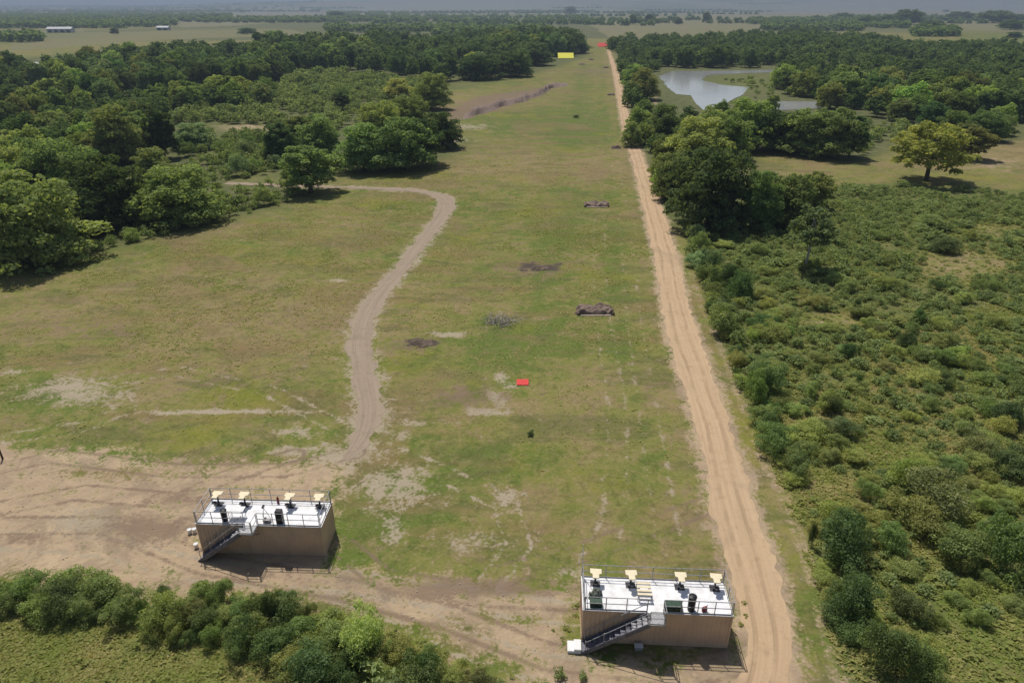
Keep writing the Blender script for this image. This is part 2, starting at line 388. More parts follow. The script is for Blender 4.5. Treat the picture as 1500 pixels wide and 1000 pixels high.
BLOBS = [  # layer, px, py, rx, ry, strength
    ('pale', 575, 715, 45, 32, .62), ('pale', 575, 775, 16, 20, .6), ('pale', 740, 735, 26, 26, .42), ('pale', 735, 556, 9, 7, .6), ('pale', 747, 567, 12, 6, .6), ('pale', 722, 583, 9, 10, .6), ('pale', 718, 607, 28, 6, .66),
    ('pale', 692, 602, 10, 5, .5), ('pale', 735, 592, 8, 7, .5), ('pale', 616, 588, 5, 3, .5), ('pale', 110, 575, 70, 18, .62), ('pale', 330, 604, 110, 3, .85), ('pale', 250, 605, 30, 3, .8), ('pale', 440, 635, 28, 8, .6), ('pale', 20, 545, 20, 6, .5),
    ('pale', 550, 500, 20, 4, .3), ('pale', 655, 490, 22, 4, .7), ('pale', 495, 410, 14, 3, .6), ('pale', 740, 470, 30, 9, .45), ('pale', 700, 790, 80, 14, .40),
    ('pale', 560, 600, 14, 3, .5), ('pale', 600, 622, 50, 4, .5), ('pale', 830, 840, 30, 10, .5), ('pale', 500, 668, 50, 16, .62), ('pale', 440, 660, 60, 8, .5), ('pale', 660, 205, 30, 4, .5), ('pale', 690, 186, 26, 4, .55),
    ('pale', 180, 580, 20, 12, .5), ('pale', 580, 640, 24, 8, .5), ('pale', 620, 690, 30, 10, .35),
    ('burnt', 608, 500, 13, 4, .8), ('burnt', 630, 503, 13, 4.5, .8), ('burnt', 598, 506, 9, 3, .6), ('burnt', 648, 497, 8, 2.5, .6), ('burnt', 776, 386, 14, 4, .8), ('burnt', 803, 390, 16, 4.5, .8), ('burnt', 818, 385, 9, 3, .6), ('burnt', 766, 393, 9, 2.5, .6), ('mud', 600, 506, 50, 12, .55), ('mud', 790, 392, 60, 14, .5),
    ('mud', 680, 585, 60, 16, .5), ('mud', 650, 160, 60, 8, .5), ('mud', 830, 250, 70, 10, .35), ('mud', 815, 368, 40, 10, .45), ('mud', 740, 225, 60, 8, .4),
    ('mud', 700, 862, 160, 13, .64), ('mud', 470, 850, 120, 12, .45), ('mud', 215, 775, 70, 26, .68), ('pale', 130, 765, 50, 18, .6), ('mud', 60, 790, 70, 10, .5), ('mud', 260, 735, 50, 16, .55), ('mud', 620, 870, 70, 12, .6), ('mud', 870, 105, 50, 7, .5),
    ('mud', 960, 560, 26, 30, .4), ('mud', 300, 560, 90, 30, .38), ('mud', 420, 470, 110, 18, .42), ('mud', 130, 480, 120, 20, .40),
    ('green', 780, 500, 90, 26, .28), ('green', 420, 590, 80, 22, .22), ('green', 830, 185, 90, 20, .30), ('green', 650, 520, 60, 26, .1), ('green', 820, 330, 70, 16, .16),
    ('green', 640, 730, 40, 26, .26), ('green', 720, 680, 70, 20, .2), ('green', 950, 680, 50, 40, .16), ('green', 250, 370, 160, 14, .16), ('green', 760, 130, 60, 8, .1), ('green', 60, 590, 60, 20, .15),
    ('green', 820, 290, 90, 14, .12), ('green', 520, 770, 40, 30, .2), ('green', 1115, 960, 30, 30, .2), ('green', 1090, 880, 22, 26, .2), ('green', 1040, 120, 60, 10, .25), ('green', 1400, 900, 160, 90, .2), ('green', 1290, 680, 90, 60, .1),
    ('dry', 420, 470, 160, 50, .26), ('dry', 830, 245, 140, 22, .26), ('dry', 900, 600, 90, 60, .13), ('dry', 850, 740, 150, 60, .10), ('dry', 250, 540, 160, 50, .2), ('dry', 120, 470, 130, 30, .2), ('dry', 1440, 230, 90, 26, .30),
    ('dry', 760, 600, 120, 30, .12), ('dry', 1140, 245, 60, 16, .1), ('dry', 360, 195, 60, 12, .2), ('dry', 700, 150, 60, 8, .2), ('dry', 120, 420, 120, 20, .08),
    ('bare', 360, 187, 40, 5, .55), ('bare', 1460, 240, 40, 10, .45), ('bare', 1410, 388, 50, 14, .33), ('bare', 1230, 470, 40, 9, .3), ('bare', 285, 800, 14, 14, .6),
    ('bare', 750, 610, 20, 12, .3), ('bare', 1280, 655, 60, 14, .2), ('bare', 960, 145, 4, 12, .5), ('bare', 1460, 350, 50, 12, .3),
    ('clear', 1410, 388, 75, 24, .8), ('clear', 1230, 470, 60, 14, .7), ('clear', 1285, 660, 75, 24, .75), ('clear', 1215, 725, 45, 38, .85), ('clear', 1430, 930, 90, 60, .55),
    ('clear', 1460, 340, 60, 18, .6), ('clear', 1320, 540, 60, 14, .55), ('clear', 1345, 575, 120, 12, .5), ('clear', 1360, 810, 40, 24, .6), ('clear', 1190, 610, 40, 24, .5), ('clear', 1440, 545, 60, 14, .4), ('clear', 1270, 640, 60, 30, .5),
]
def blob_field(layer, px, py):
    v = np.zeros(np.asarray(px).shape)
    for L, bx, by, rx, ry, s in BLOBS:
        if L != layer: continue
        q = ((px - bx) / rx) ** 2 + ((py - by) / ry) ** 2
        v = np.maximum(v, s * np.exp(-0.55 * q) * (1 if s < .5 else 1.1))
    return v

TYRES = [  # half gauge, layer, strength, way in the photograph
    (.95, 'mud', .60, [(-20, 748), (120, 722), (260, 735), (330, 700), (430, 668)]), (.95, 'pale', .52, [(-20, 790), (140, 800), (300, 838), (480, 848), (640, 872), (840, 900)]),
    (.95, 'mud', .58, [(-20, 770), (160, 770), (300, 826), (500, 862), (660, 905), (800, 960), (1000, 985), (1110, 960)]), (.95, 'pale', .50, [(480, 856), (600, 900), (700, 950), (800, 980), (960, 992)]),
    (.9, 'mud', .58, [(-20, 690), (80, 668), (250, 690), (420, 690), (520, 664)]), (.9, 'pale', .5, [(0, 600), (90, 560), (160, 572), (185, 600), (120, 625), (20, 640)]),
    (.9, 'pale', .46, [(150, 560), (260, 545), (400, 575), (520, 640)]), (.9, 'pale', .46, [(540, 650), (640, 690), (740, 740), (760, 800), (720, 850)]), (.9, 'mud', .5, [(700, 850), (840, 815), (960, 770), (1040, 740)]),
    (.9, 'pale', .33, [(850, 860), (900, 760), (905, 600), (880, 450), (878, 320)]), (.9, 'mud', .58, [(860, 880), (700, 872), (560, 848), (500, 800)]), (.9, 'pale', .32, [(980, 800), (955, 640), (930, 480), (915, 330), (895, 200)])]
STRAW = [  # far fields, photo outline, strength
    ([(325, 20), (480, 16), (490, 22), (330, 29)], .9), ([(245, 30), (330, 30), (430, 33), (260, 41)], .5), ([(520, 14), (700, 11), (1010, 8), (1240, 3), (1240, 9), (1010, 13), (700, 17), (520, 22)], .75),
    ([(1060, 19), (1200, 13), (1500, 9), (1500, 22), (1200, 20), (1080, 22)], .85), ([(880, 22), (1210, 22), (1260, 34), (1180, 42), (1000, 54), (880, 60)], .42), ([(1150, 20), (1500, 18), (1500, 45), (1380, 44), (1240, 28)], .4),
    ([(0, 58), (60, 50), (250, 46), (430, 44), (430, 52), (220, 58), (0, 75)], .34), ([(0, 44), (110, 42), (110, 48), (0, 52)], .4), ([(860, 30), (1000, 26), (1060, 40), (900, 44)], .25), ([(250, 45), (420, 42), (430, 50), (260, 54)], .2)]
GREENF = [([(1395, 52), (1500, 46), (1500, 62), (1400, 64)], .5), ([(700, 18), (1000, 14), (1000, 24), (640, 28)], .1), ([(0, 46), (100, 43), (100, 55), (0, 57)], .3)]

def ground_layers(x, y):
    r = np.hypot(x, y)
    depth = y * CP + CAMZ * SP
    front = (y > 5)
    px, py = project(x, np.where(front, y, 5.0))
    px = np.where(front, px, -9999); L = {}
    wob = (fbm(x / 14, y / 14, 21) - .5)
    L['bare'] = np.clip(0.5 + dist_poly(x, y, YARD) / 5.0 + wob * .9, 0, .80)
    # grass coming back inside the yard
    for bx, by, rx, ry, s in ((150, 694, 70, 9, .42), (370, 716, 60, 6, .3), (850, 930, 24, 20, .4), (725, 905, 40, 8, .34), (90, 722, 30, 8, .2), (790, 912, 40, 8, .25)):
        L['bare'] -= s * np.exp(-.6 * (((px - bx) / rx) ** 2 + ((py - by) / ry) ** 2))
    rp = road_l + road_r[::-1]
    near = r < 900
    dr = np.full(x.shape, -50.0); dr[near] = dist_poly(x[near], y[near], rp)
    L['bare'] = np.maximum(L['bare'], np.clip(.74 + np.minimum(dr, 0) / 2.2, 0, .72))
    L['bare'] = np.maximum(L['bare'], blob_field('bare', px, py))
    dt = np.full(x.shape, 60.0); dt[near] = dist_line(x[near], y[near], track_c)
    L['pale'] = np.maximum(blob_field('pale', px, py), np.clip(.62 - np.maximum(dt - 1.1, 0) / 3.4, 0, .52) * (px > 400))
    L['dry'] = blob_field('dry', px, py); L['green'] = blob_field('green', px, py)
    # old parallel wheel lines of the range, straw coloured verges
    L['dry'] = L['dry'] + .10 * np.clip(1 - np.abs(dr + 2.0) / 3.0, 0, 1)
    verge = (dr < 0) & (px > 1000) & (dr > -8)
    L['dry'] = L['dry'] + np.where(verge, .22 * np.clip(1 - np.abs(dr + 5.2) / 1.2, 0, 1), 0)
    ss = np.maximum(np.clip(.5 + dist_poly(x, y, SCRUB_R) / 4, 0, .85), np.clip(.5 + dist_poly(x, y, WEEDS) / 4, 0, .42))
    ss = ss - blob_field('clear', px, py)
    ss = np.maximum(ss, np.clip(.5 + np.maximum(dist_poly(x, y, WOODS_L), dist_poly(x, y, WOODS_R)) / 12, 0, .62))
    ss = ss * (1 - .75 * np.clip(dist_poly(x, y, MEADOW_R) / 8, 0, 1))
    vl = gp([(1012, 400), (1030, 450), (1052, 500), (1072, 550), (1092, 610), (1118, 675), (1150, 735), (1172, 790), (1190, 850), (1208, 920), (1232, 1000), (1240, 1060)])
    dv = np.full(x.shape, 60.0); dv[near] = dist_line(x[near], y[near], vl)
    L['bare'] = np.maximum(L['bare'], np.clip(.40 - np.maximum(dv - .35, 0) / 1.6, 0, .40))
    L['mud'] = np.zeros(x.shape); L['mud'] = np.clip(.42 - np.abs(dv - 2.0) / 3.0, 0, .42) * (dr < -1) * (px > 1000)
    L['scrub'] = ss * (1 - sstep(800, 1000, r) * .6)
    L['dry'] = L['dry'] + np.where(dist_poly(x, y, SCRUB_R) > 0, blob_field('clear', px, py) * .10, 0)
    lane = np.clip(1 - np.abs(dr + 17 + 6 * wob) / 6, 0, 1) + .7 * np.clip(1 - np.abs(dr + 6 + 3 * wob) / 2.5, 0, 1)
    L['green'] = L['green'] + .15 * lane * (px < 1000) * (r > 60) * (r < 500)
    L['burnt'] = blob_field('burnt', px, py); L['mud'] = np.maximum(L['mud'], blob_field('mud', px, py))
    for w, lay, st, pl in TYRES:
        p = gp(pl); dl = np.full(x.shape, 60.0); dl[near] = dist_line(x[near], y[near], p)
        L[lay] = np.maximum(L[lay], st * np.clip(1.25 - np.abs(dl - w) / .34, 0, 1) * (near))
    slope = gp([(645, 165), (700, 142), (800, 127), (812, 128), (795, 140), (740, 158), (690, 172), (660, 178)])
    L['mud'] = np.maximum(L['mud'], np.clip(.5 + dist_poly(x, y, slope) / 12, 0, .85))
    qx = px + 46 * (fbm(x / 300, y / 420, 51, 4) - .5) + 160 * (fbm(x / 1500, y / 900, 52, 3) - .5); qy = py + 5 * (fbm(x / 260, y / 600, 53, 4) - .5)
    st = np.zeros(x.shape)
    for p, s in STRAW: st = np.maximum(st, s * in_poly(qx, qy, p))
    st = np.maximum(st, .6 * sstep(.55, .61, fbm(x / 650, y / 1200, 91, 3)) * sstep(2300, 3200, r))
    L['straw'] = st * (r > 600)
    gf = np.zeros(x.shape)
    for p, s in GREENF: gf = np.maximum(gf, s * in_poly(qx, qy, p))
    L['green'] = L['green'] + gf * (r > 600)
    fw = sstep(.30, .50, fbm(x / 420, y / 700, 33, 4)) * (r > 900) * (1 - np.minimum(1, (st + gf) * 2.5)) * .92
    wd = np.clip(.5 + np.maximum(dist_poly(x, y, WOODS_L), dist_poly(x, y, WOODS_R)) / 16, 0, .8) * (1 - np.clip(dist_poly(x, y, MEADOW_R) / 8, 0, 1))
    for bx, by, rx, ry in ((365, 187, 60, 7), (350, 215, 50, 14), (560, 145, 60, 6), (1080, 122, 60, 16), (640, 165, 30, 20), (700, 130, 60, 20), (395, 262, 60, 10), (240, 310, 30, 12)):
        wd = wd * (1 - .9 * np.exp(-.7 * (((px - bx) / rx) ** 2 + ((py - by) / ry) ** 2)))
    fw = np.maximum(fw, wd * (r < 900))
    L['farwood'] = np.maximum(fw, sstep(4500, 8000, y) * .75 * (st < .1))
    return L

def build_ground():
    dense = np.arange(-56, 56.01, 0.22)
    coarse = np.concatenate([np.arange(60, 300.1, 8)])
    ang = np.radians(np.concatenate([dense, coarse]))          # measured from +Y, clockwise
    rad = [0.5, 4, 9, 14, 18]
    while rad[-1] < 320: rad.append(rad[-1] * 1.0065)
    while rad[-1] < 26000: rad.append(rad[-1] * 1.022)
    rad = np.array(rad)
    A, R = np.meshgrid(ang, rad)
    X, Y = np.sin(A) * R, np.cos(A) * R
    Z = terrain(X, Y)
    V = np.stack([X, Y, Z], -1).reshape(-1, 3)
    nr, na = X.shape
    i = np.arange(nr - 1)[:, None] * na; j = np.arange(na)[None, :]; j2 = (j + 1) % na
    F = np.stack([i + j, i + j2, i + na + j2, i + na + j], -1).reshape(-1, 4)[:, ::-1]
    L = ground_layers(V[:, 0].astype(float), V[:, 1].astype(float))
    V = np.vstack([V, [[0, 0, 0]]])
    me = mesh_np('ground', V, F, M['ground'], smooth=True, attrs={k: np.append(v, 0) for k, v in L.items()})
    tag(link('ground', me), kind='structure')
build_ground()

def resample(pts, step_of):
    out = []
    for k in range(len(pts) - 1):
        a, b = np.array(pts[k]), np.array(pts[k + 1])
        n = max(1, int(np.hypot(*(b - a)[:2]) / step_of(a)))
        for i in range(n): out.append(a + (b - a) * i / n)
    out.append(np.array(pts[-1])); return np.array(out)

def smooth_rows(P, k):
    for _ in range(k):
        Q = P.copy(); Q[1:-1] = (P[:-2] + 2 * P[1:-1] + P[2:]) / 4; P = Q
    return P

def strip(name, left, right, mat, seed, rag=0.5, lift=0.012, across=10):
    """a road sheet between two edges with worn, uneven sides"""
    LR = [(*a, *b) for a, b in zip(left, right)]
    P = resample(LR, lambda a: 0.35 + 0.004 * math.hypot(a[0], a[1]))
    P = smooth_rows(P, 12)
    n = len(P)
    s = np.concatenate([[0], np.cumsum(np.hypot(np.diff(P[:, 0] + P[:, 2]), np.diff(P[:, 1] + P[:, 3])) / 2)])
    wl = ((fbm(s / 2.0, s * 0 + 1, seed, 4) - .5) * 2.2 + (vnoise(s / .5, s * 0, seed + 9) - .5) * .9) * rag
    wr = ((fbm(s / 2.0, s * 0 + 7, seed + 3, 4) - .5) * 2.2 + (vnoise(s / .5, s * 0, seed + 5) - .5) * .9) * rag
    a, b = P[:, :2], P[:, 2:]
    d = (b - a); ln = np.hypot(d[:, 0], d[:, 1])[:, None]; d = d / ln
    t = np.concatenate([[0], np.linspace(.14, .86, across - 2), [1]])
    X = a[:, None, :] + (b - a)[:, None, :] * t[None, :, None]
    X[:, 0] += d * np.clip(wl[:, None], -ln * .22, ln * .12); X[:, -1] += d * np.clip(wr[:, None], -ln * .12, ln * .22)
    r = np.hypot(X[..., 0], X[..., 1])
    Z = terrain(X[..., 0], X[..., 1]) + lift + r * r * 1.2e-6
    V = np.concatenate([X, Z[..., None]], -1).reshape(-1, 3)
    i = np.arange(n - 1)[:, None] * across; j = np.arange(across - 1)[None, :]
    F = np.stack([i + j, i + j + 1, i + across + j + 1, i + across + j], -1).reshape(-1, 4)
    nz = np.cross(V[F[0, 1]] - V[F[0, 0]], V[F[0, 2]] - V[F[0, 0]])[2]
    if nz < 0: F = F[:, ::-1]
    me = mesh_np(name, V, F, mat, smooth=True)
    uv = np.stack(np.broadcast_arrays(t[None, :], s[:, None]), -1).reshape(-1, 2)
    lay = me.uv_layers.new(name='UVMap')
    idx = np.zeros(len(me.loops), dtype=np.int32); me.loops.foreach_get('vertex_index', idx)
    lay.data.foreach_set('uv', uv[idx].astype(np.float32).ravel())
    return tag(link(name, me), kind='structure')

strip('dirt_road', road_l[::-1], road_r[::-1], M['road'], 5, 0.42)
tl, tr = [], []
for k, ((x, y), (_, _, w)) in enumerate(zip(track_c, TRACK)):
    a = np.array(track_c[max(0, k - 1)]); b = np.array(track_c[min(len(track_c) - 1, k + 1)])
    d = (b - a) / np.hypot(*(b - a)); nrm = np.array([-d[1], d[0]])
    tl.append((x + nrm[0] * w / 2, y + nrm[1] * w / 2)); tr.append((x - nrm[0] * w / 2, y - nrm[1] * w / 2))
strip('farm_track', tl, tr, M['track'], 15, 0.62)

def sheet(name, px, mat, z, wob=1.0, seed=0):
    P = resample([*gp(px), gp(px)[0]], lambda a: 1.5)[:-1]
    s = np.arange(len(P))
    c = P.mean(0); d = P - c; d /= np.hypot(d[:, 0], d[:, 1])[:, None]
    P = P + d * ((fbm(s / 6.0, s * 0, seed, 3) - .5) * 2 * wob)[:, None]
    mb = MB()
    vs = [mb.bm.verts.new((x, y, z)) for x, y in P]
    f = mb.bm.faces.new(vs)
    bmesh.ops.triangulate(mb.bm, faces=[f])
    me = bpy.data.meshes.new(name); mb.bm.to_mesh(me); mb.bm.free(); me.materials.append(mat)
    if me.polygons[0].normal.z < 0: me.flip_normals()
    return tag(link(name, me), kind='structure')
sheet('pond', POND, M['water'], 0.06, 1.5, 4)
sheet('pond', POND2, M['water'], 0.06, 1.0, 6)
sheet('pond', POND3, M['water'], 0.08, 2.0, 8)
sheet('lake', POND4, M['water'], 0.5, 10.0, 9)

# ------------------------------------------------------------------ foliage
def unit(v): return v / (np.linalg.norm(v, axis=-1, keepdims=True) + 1e-9)

def cards(rng, P, N, size, tint, spread=0.75):
    n = len(P)
    N = unit(N + rng.normal(0, spread, (n, 3)))
    U = unit(np.cross(N, unit(rng.normal(0, 1, (n, 3))))); Wv = np.cross(N, U)
    s = (np.asarray(size) * rng.uniform(.65, 1.35, n))[:, None]
    k = rng.uniform(.5, .85, (n, 1))
    bend = N * s * rng.uniform(-.25, .25, (n, 1))
    V = np.stack([P - U * s, P - Wv * s * k + bend, P + U * s, P + Wv * s * k + bend], 1).reshape(-1, 3)
    F = np.arange(4 * n).reshape(-1, 4)
    return V, F, np.repeat(np.clip(tint, 0, 1), 4)

def foliage(rng, lobes, n, size, spread=.5, inner=.15):
    """leaf clumps over the surface of many small lobes: (x, y, z, r, flatten)"""
    Lb = np.array(lobes)
    w = Lb[:, 3] ** 2; w /= w.sum()
    k = rng.choice(len(Lb), n, p=w)
    D = unit(rng.normal(0, 1, (n, 3)))
    D[:, 2] = np.where(D[:, 2] < -.35, -D[:, 2], D[:, 2])
    rr = Lb[k, 3] * np.where(rng.random(n) < inner, rng.uniform(.2, .75, n), rng.uniform(.78, 1.12, n))
    P = Lb[k, :3] + D * rr[:, None] * np.stack([np.ones(n), np.ones(n), Lb[k, 4]], 1)
    lt = rng.uniform(.25, .75, len(Lb))
    return cards(rng, P, D, size, lt[k] + rng.normal(0, .16, n), spread)

def shell_lobes(rng, c, R, nl, r, jitter=.18, low=-.75):
    out = []
    for _ in range(nl):
        d = unit(rng.normal(0, 1, 3))
        if d[2] < low: d[2] = -d[2]
        q = rng.uniform(.72, 1.0) if rng.random() < .85 else rng.uniform(.3, .7)
        p = np.array(c) + d * np.array(R) * q * (1 + rng.normal(0, jitter))
        out.append((*p, r * rng.uniform(.6, 1.35), .85))
    return out

TREE_KINDS = {  # crown centre z, radii, big clumps, their size, fine clump size   (tree 10 m tall)
    'round': dict(cz=4.8, R=(4.3, 4.3, 4.7), big=22, br=1.9, seed=1),
    'broad': dict(cz=4.7, R=(5.2, 5.2, 4.6), big=26, br=1.9, seed=2),
    'tall': dict(cz=4.9, R=(3.2, 3.2, 4.8), big=18, br=1.6, seed=3),
    'loose': dict(cz=5.0, R=(4.0, 4.0, 4.5), big=18, br=1.45, seed=4),
    'draped': dict(cz=4.3, R=(4.1, 4.1, 5.0), big=24, br=1.7, seed=5),
    'parasol': dict(cz=5.2, R=(4.9, 4.9, 4.7), big=28, br=1.4, seed=6),
    'sparse': dict(cz=6.2, R=(3.0, 3.0, 3.6), big=16, br=1.1, seed=7),
}
def crown_arrays(kind, n, size, fine=9):
    K = TREE_KINDS[kind]; rng = np.random.default_rng(K['seed'] * 7 + n)
    low = {'parasol': -.92, 'sparse': -.5, 'loose': -.95}.get(kind, -.97)
    big = []
    for q in range(K['big']):
        for _ in range(40):
            d = unit(rng.normal(0, 1, 3))
            if d[2] < low: continue
            p = np.array([0, 0, K['cz']]) + d * (np.array(K['R']) - K['br'] * .8) * rng.uniform(.8, 1.08)
            if all(np.linalg.norm(p - b) > K['br'] * .95 for b in big): break
        big.append(p)
    if kind in ('draped', 'broad', 'round'):
        q = {'draped': .80, 'broad': .70, 'round': .62}[kind] * K['R'][0]
        for a in np.arange(0, 6.2, 6.283 / 9): big.append(np.array([math.cos(a) * q, math.sin(a) * q, rng.uniform(1.2, 2.0)]))
    lob = []
    for b in big:
        br = K['br'] * rng.uniform(.8, 1.2)
        lob += shell_lobes(rng, b, (br, br, br * .8), fine, br * .42, .12, -.6)
    if kind not in ('parasol', 'sparse'):
        lob += [(0, 0, K['cz'], K['br'] * 1.5, .9)] * 1
    V, F, t = foliage(rng, lob, n, size)
    V[:, 2] = np.maximum(V[:, 2], .15)
    V[:, 2] *= 10.0 / max(V[:, 2].max(), 1)
    return V, F, t, big

def trunk_mesh(kind, big, name='trunk'):
    K = TREE_KINDS[kind]; rng = np.random.default_rng(K['seed'] + 50)
    thin = .6 if kind in ('sparse', 'tall') else 1.0
    zf = K['cz'] - K['R'][2] * (.2 if kind != 'sparse' else -.4)
    zf = max(zf, 1.6)
    mb = MB()
    mb.tube([(0, 0, -.3), (.03, .02, .3), (.08, -.04, zf * .5), (.02, .05, zf), (.05, .0, zf + (K['cz'] + K['R'][2] - zf) * .6)],
            [.42 * thin, .30 * thin, .25 * thin, .20 * thin, .05], 9)
    for b in big[:9]:
        s = np.array([.03, .03, zf * rng.uniform(.75, 1.15)])
        m = s * .45 + b * .55 + np.array([0, 0, -.25]) + rng.normal(0, .18, 3)
        mb.tube([s, m, b], [.13 * thin, .085 * thin, .02], 6)
    return mb.mesh(name, M['pale_bark' if kind == 'sparse' else 'bark'], True)

CROWN, TRUNK, MID, LOW = {}, {}, {}, {}
for kd in TREE_KINDS:
    n, sz = {'parasol': (13000, .19), 'sparse': (3600, .21), 'loose': (12000, .19)}.get(kd, (17000, .19))
    V, F, t, big = crown_arrays(kd, n, sz, 9)
    CROWN[kd] = mesh_np('crown', V, F, M['leaf'], t)
    TRUNK[kd] = trunk_mesh(kd, big)
    V, F, t, big = crown_arrays(kd, 7000, .29, 9)
    # mid distance tree: crown and a short trunk in one mesh
    me = mesh_np('tree', V, F, M['leaf'], t)
    bm = bmesh.new(); bm.from_mesh(me)
    tb = bmesh.new(); tb.from_mesh(trunk_mesh(kd, big[:3], 'tmp')); n0 = len(bm.faces)
    tmp = bpy.data.meshes.new('tmp2'); tb.to_mesh(tmp); bm.from_mesh(tmp)
    bm.faces.ensure_lookup_table()
    for f in bm.faces[n0:]: f.material_index = 1
    bm.to_mesh(me); bm.free(); tb.free(); me.materials.append(M['bark']); MID[kd] = me
    V, F, t, _ = crown_arrays(kd, 800, .62, 6); LOW[kd] = (V, F, t)

TINT = {'dark': (.54, .60, .62), 'mid': (1.08, 1.08, 1.0), 'light': (1.42, 1.30, 1.12), 'yellow': (2.0, 1.70, 1.35), 'grey': (1.05, 1.08, 1.35), 'deep': (.68, .76, .74)}
N_TREES = 0
def set_color(o, tint, rng=RNG, var=.17):
    c = np.array(TINT[tint]) * (1 + rng.normal(0, var)) * (1 + rng.normal(0, .05, 3))
    o.color = (*np.clip(c, .2, 3), 1)

def tree(x, y, h, wide, kind, tint, label, group=None, full=True, name='tree', cat='tree'):
    """wide: crown width relative to the kind's own"""
    global N_TREES; N_TREES += 1
    z = float(terrain(x, y)) - .05; s = h / 10.0; rz = RNG.uniform(0, 6.28)
    sc = (s * wide, s * wide, s)
    if full:
        o = empty(name, (x, y, z), rz); o.scale = sc
        link('trunk', TRUNK[kind], o)
        c = link('crown', CROWN[kind], o); set_color(c, tint)
    else:
        o = link(name, MID[kind], None, (x, y, z), rz); o.scale = sc; set_color(o, tint)
    return tag(o, label, cat, group)

def tree_px(px, py, top, width, kind, tint, label, group=None, full=True):
    """from the photograph: foot pixel, pixel row of the top, crown width in pixels"""
    x, y, _ = ground_point(px, py)
    slant = math.hypot(math.hypot(x, y), CAMZ)
    lo, hi = 0.5, 40
    for _ in range(30):
        h = (lo + hi) / 2
        # the crown's visible top edge sits a little in front of the trunk's axis
        if project(x, y, h)[1] > top: lo = h
        else: hi = h
    h *= .97
    depth = y * CP + CAMZ * SP
    wm = width / FPX * depth
    return tree(x, y, h, wm / (2 * TREE_KINDS[kind]['R'][0] * h / 10), kind, tint, label, group, full)

